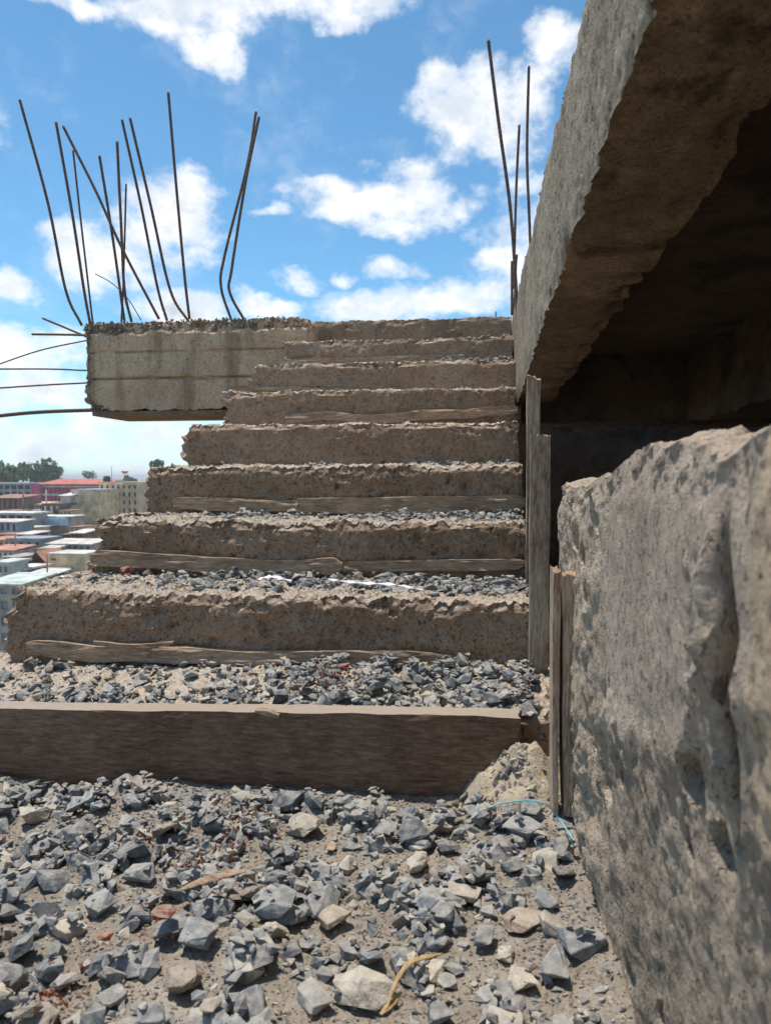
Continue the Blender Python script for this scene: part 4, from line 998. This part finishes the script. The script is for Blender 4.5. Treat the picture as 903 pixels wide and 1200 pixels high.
B('long_tin_house', 'long low house under a white ridged tin roof above the small beige block', 'house', 420, 800, 735, 850, 80, 5, K['grey'], roof=K['sheet'], rh=.12, slope=1.4, win=(7, 1, .6, .3, 790))
B('cream_roof_hut', 'hut with a cream gabled tin roof left of the long white roof', 'hut', 378, 495, 770, 860, 78, 3, K['tan'], roof=K['pale'], slope=1.0, win=(2, 1, .6, .3, 850))
B('grey_flat_house', 'flat grey concrete house with dark openings, left mid distance', 'house', 80, 362, 700, 900, 82, 7, K['grey'], roof=K['bluegrey'], rh=.3, win=(4, 2, .55, .55, 870))
B('orange_roof_house', 'house with faded orange roof at the left edge', 'house', -120, 120, 790, 900, 76, 5, K['pale'], roof=K['orange'], slope=1.3, win=(5, 1, .6, .3, 870))
B('far_orange_house', 'farther small house with orange roof at the left edge', 'house', -100, 82, 700, 760, 84, 5, K['tan'], roof=K['orange'], slope=1.1, win=(4, 1, .6, .3, 755))
B('salmon_roof_hut', 'hut with salmon coloured gable roof left of the small beige block', 'hut', 255, 408, 910, 980, 71, 4, K['brown'], roof=K['orange'], slope=1.3, gable=True)
e = B('small_beige_block', 'square blank beige house wall with two small slits beside the broken step end', 'house', 412, 742, 825, 1100, 70, 7, K['beige'], roof=K['pale'], rh=.15, over_=.05)
for zy in (860, 940):
    q = pxbox(448 / 7.5, 488 / 7.5, 540 + zy / 7.5, 540 + (zy + 16) / 7.5, 69.9); boxes('window', [(q[0], q[1], 69.93, 70.05, q[3], q[2])], K['brown'], e)
B('red_brick_house', 'small red brick house with white trim near the left edge', 'house', 70, 212, 960, 1060, 64, 4, K['brickr'], roof=K['white'], rh=.18, win=(2, 1, .4, .3, 1030))
B('glazed_kiosk', 'small pale kiosk with grey windows at the left edge', 'kiosk', -60, 75, 905, 1010, 62, 3, K['pale'], roof=K['turq'], rh=.2, win=(3, 1, .3, .2, 1000, K['bluegrey']))
B('white_awning_shop', 'low shop under a slanted white tin awning beside the utility pole', 'shop', 165, 385, 1030, 1090, 60, 4, K['brown'], roof=K['white'], rh=.1, slope=1.2, win=(4, 1, .5, .3, 1085))
B('near_wall_house', 'pale roofed low house behind the left end of the wide riser', 'house', 380, 660, 1075, 1200, 58, 3, K['grey'], roof=K['sheet'], rh=.1, slope=.6)
B('turquoise_roof_house', 'grey house with a pale turquoise tin roof in the lower left corner of the town', 'house', -120, 190, 1090, 1700, 48, 7, K['grey'], roof=K['turq'], rh=.12, slope=1.3, win=(3, 4, .4, .45, 1650, K['bluegrey']))
for a in (
    ('small_house', 'small brown walled hut under the stilts of the light grey shed', 'hut', 520, 625, 440, 500, 110, 4, K['tan'], dict(roof=K['rust'], win=(3, 1, .6, .3, 495))),
    ('small_house', 'narrow beige house below the tall beige block, left side', 'house', 610, 700, 585, 690, 98, 4, K['beige'], dict(roof=K['rust'], win=(2, 2, .6, .4, 680))),
    ('small_house', 'rust roofed house tucked right of the pale blue fronted house', 'house', 560, 660, 650, 720, 93, 4, K['brown'], dict(roof=K['rust'], win=(3, 1, .6, .3, 715))),
    ('small_house', 'warm tan two floor house left of the pale blue fronted house', 'house', 175, 300, 590, 690, 96, 4, K['tan'], dict(roof=K['pale'], win=(3, 2, .55, .4, 685))),
    ('small_house', 'sand coloured house with rusty roof below the far brown old building', 'house', 20, 150, 440, 520, 118, 4, K['beige'], dict(roof=K['rust'], win=(4, 1, .6, .3, 500))),
    ('small_house', 'tan house with flat roof below the pink stair tower', 'house', 205, 330, 440, 540, 122, 4, K['tan'], dict(roof=K['grey'], win=(4, 2, .6, .4, 530))),
    ('small_house', 'plain rusty shack at the left edge under the blue grey shed', 'shack', -40, 110, 650, 720, 88, 4, K['rust'], dict(roof=K['rust'], win=(3, 1, .7, .3, 715))),
    ('small_house', 'pale unplastered house between the grey flat house and the white ridged roof', 'house', 330, 430, 780, 880, 77, 4, K['pale'], dict(roof=K['rust'], win=(2, 1, .6, .4, 870))),
    ('small_house', 'brown shack with a crooked roof right under the faded orange roof', 'shack', 40, 175, 850, 930, 70, 4, K['brown'], dict(roof=K['grey'], win=(3, 1, .6, .3, 920))),
    ('small_house', 'clay red hut left of the salmon gable roof', 'hut', 150, 255, 885, 960, 73, 4, K['brickr'], dict(roof=K['rust'], win=(2, 1, .6, .3, 950))),
    ('small_house', 'low cream shop row in front of the small beige block', 'shop', 200, 420, 985, 1050, 66, 4, K['pale'], dict(roof=K['grey'], win=(5, 1, .4, .3, 1040))),
    ('small_house', 'grey brown hut right of the small beige block, half behind the step end', 'hut', 700, 820, 880, 980, 74, 4, K['grey'], dict(roof=K['rust'], win=(2, 1, .6, .3, 970)))):
    B(*a[:-1], **a[-1])
# rooftop tanks, dish, mast
def lathe(name, c, prof, mat, seg=16, parent=None):
    V = []; Q_ = []
    for (r_, z) in prof:
        for k in range(seg): a = 2 * math.pi * k / seg; V.append((c[0] + r_ * math.cos(a), c[1] + r_ * math.sin(a), c[2] + z))
    for i in range(len(prof) - 1):
        for k in range(seg): Q_.append((i * seg + k, i * seg + (k + 1) % seg, (i + 1) * seg + (k + 1) % seg, (i + 1) * seg + k))
    o = link(name, npmesh(name, V, Q_), mat, None, True)
    if parent: reparent(o, parent)
    return o
p = at(125.5, 566, Y=127); lathe('water_tank', p, [(0.01, 0), (.62, 0), (.66, .4), (.62, .5), (.66, .6), (.62, 1.1), (.3, 1.3), (.01, 1.32)], K['dark']); tag(bpy.data.objects['water_tank'], 'black plastic water tank on the brownish flat block roof', 'tank')
p = at(141, 566, Y=127); lathe('water_tank', p, [(0.01, 0), (.9, 0), (.95, .3), (.9, .5), (.5, .62), (.01, .64)], K['bluegrey']); tag(bpy.data.objects['water_tank.001'], 'low grey blue water tank right of the black one', 'tank')
p = at(146.5, 567, Y=127.5); e = empty('satellite_dish', p, 'rust coloured satellite dish on a thin mast above the flat roof', 'dish')
tube('mast', [p, at(146.5, 558, Y=127.5)], .05, K['rust'], e, 6)
pd = at(146.5, 553.5, Y=127.5); lathe('dish', pd, [(0.01, -.3), (.35, -.22), (.6, .02), (.68, .2)], K['rust'], 16, e)
tube('antenna_mast', [at(131, 566, Y=126), at(131, 546, Y=126)], .04, K['dark'], None, 6); tag(bpy.data.objects['antenna_mast'], 'thin antenna mast on the roof left of the satellite dish', 'mast')
for (zx, zt_, zb_, D, lab) in ((415, 815, 1060, 58, 'dark utility pole in front of the small beige block'), (408, 250, 460, 120, 'grey pole in front of the crimson block'), (205, 250, 520, 110, 'thin pole in front of the blue grey block'), (135, 640, 900, 79, 'thin pale pole by the grey flat house')):
    a = at(zx / 7.5, 540 + zt_ / 7.5, Y=D); b_ = at(zx / 7.5, 540 + zb_ / 7.5, Y=D)
    o = tube('utility_pole', [a, Vector((b_.x, b_.y, float(terr(np.array([b_.x]), np.array([D]))[0]) - .3))], .0011 * D, K['brown'] if D != 120 else K['grey'], None, 8); tag(o, lab, 'pole')
# trees: trunk, limbs and leaf cards through the crown
def leafmat(name, lo, mid, hi):
    m, t, b, tc = mat_base(name); g = t.new('ShaderNodeNewGeometry')
    n = t.noise(g.outputs['Position'], .7, 3, .6); r = t.m('ADD', t.m('MULTIPLY', n, .6), t.m('MULTIPLY', g.outputs['Random Per Island'], .4))
    t.l.new(t.ramp(r, [(.3, lo), (.5, mid), (.7, hi)]), b.inputs['Base Color']); b.inputs['Roughness'].default_value = .7; return m
L1 = leafmat('tree_leaves', (.08, .12, .03), (.14, .18, .055), (.22, .25, .08)); L2 = leafmat('yellow_green_leaves', (.07, .10, .025), (.12, .16, .035), (.19, .21, .05)); M_bark = paint('bark', (.12, .09, .065))  # second leaf colour is a yellower green
def tree(px, pyt, D, rp, label, lm, seed, n=9000, squash=.8, ls=.34, gap=.5):
    top = at(px, pyt, Y=D); rad = rp / F * D; zg = float(terr(np.array([top.x]), np.array([D]))[0]) - .2
    cz = top.z - rad * squash; e = empty('broadleaf_tree', (top.x, D, zg), label, 'tree')
    r_ = np.random.RandomState(seed); H = cz - zg
    base = Vector((top.x, D, zg))
    V = []; 
    lob = [(r_.uniform(-.6, .6), r_.uniform(-.6, .6), r_.uniform(-.55, .6), r_.uniform(.35, .55)) for _ in range(11)]
    # trunk and limbs
    tubes = [([base, base + Vector((.2, 0, H * .5)), Vector((top.x, D, cz))], .30)]
    P_ = []
    for l in lob[:7]:
        a = base + Vector((0.1, 0, H * r_.uniform(.45, .8))); b2 = Vector((top.x + l[0] * rad, D + l[1] * rad, cz + l[2] * rad * squash)); tubes.append(([a, a.lerp(b2, .5) + Vector((0, 0, .4)), b2], .12))
    for i, (pts, rr) in enumerate(tubes):
        tube('trunk' if i == 0 else 'limb', pts, rr, M_bark, e, 7, 0, 5)
    VV = []; QQ = []
    per = n // len(lob); b = 0; C_ = []
    for (lx, ly_, lz, lr) in lob:
        d = r_.normal(size=(per, 3)); d /= np.linalg.norm(d, axis=1)[:, None]; q = d * (r_.uniform(.3, 1, (per, 1)) ** .5) * lr * (1 + .25 * np.sin(d[:, :1] * 7 + d[:, 1:2] * 5))
        C_.append(np.stack([q[:, 0] + lx, q[:, 1] + ly_, (q[:, 2] + lz) * squash], 1) * rad)
    C_ = np.concatenate(C_); C_ = C_[vnoise(C_ / rad * 4 + seed, 3) > -.35 * gap * 2 + .0 - .2]
    C_ = C_ + np.array([top.x, D, cz]); m = len(C_)
    u = r_.normal(size=(m, 3)); u /= np.linalg.norm(u, axis=1)[:, None]; w = np.cross(u, r_.normal(size=(m, 3))); w /= np.linalg.norm(w, axis=1)[:, None]
    s_ = ls * r_.uniform(.6, 1.4, (m, 1)); V = np.stack([C_ - u * s_, C_ + w * s_ * .5, C_ + u * s_, C_ - w * s_ * .5], 1).reshape(-1, 3)
    o = link('crown', npmesh('crown', V, np.arange(m * 4).reshape(-1, 4)), lm); reparent(o, e)
tree(44, 531, 192, 24, 'big domed green tree behind the blue grey block', L1, 1)
tree(20, 541, 196, 16, 'yellowish green tree left of the big domed tree', L2, 2)
tree(-4, 541, 190, 22, 'dark tree at the far left edge of the skyline', L1, 3)
tree(60, 552, 198, 11, 'lower green tree at the right shoulder of the big domed tree', L1, 4, 2600)
tree(186, 538, 186, 11, 'small round green treetop showing just above the third broken step end', L1, 5, 3000)
tree(104, 551, 260, 11, 'hazy thin treetop above the red roof', L2, 6, 700, .6, .3, .2)
tree(152, 556, 230, 10, 'low treetop behind the rooftop tanks', L1, 7, 1500)

# ------------------------------------------------------------------ haze
hz = boxes('haze', [(-3900, 3900, -3400, 4400, -17, 12)], None)
hm_ = bpy.data.materials.new('thin_air'); hm_.use_nodes = True; hm_.node_tree.nodes.clear()
pv = hm_.node_tree.nodes.new('ShaderNodeVolumePrincipled'); pv.inputs['Color'].default_value = (.86, .90, .95, 1); pv.inputs['Density'].default_value = .0006; pv.inputs['Anisotropy'].default_value = .2
mo = hm_.node_tree.nodes.new('ShaderNodeOutputMaterial'); hm_.node_tree.links.new(pv.outputs[0], mo.inputs['Volume'])
hz.data.materials.append(hm_); tag(hz, 'thin pale haze over the town', 'haze', kind='stuff')
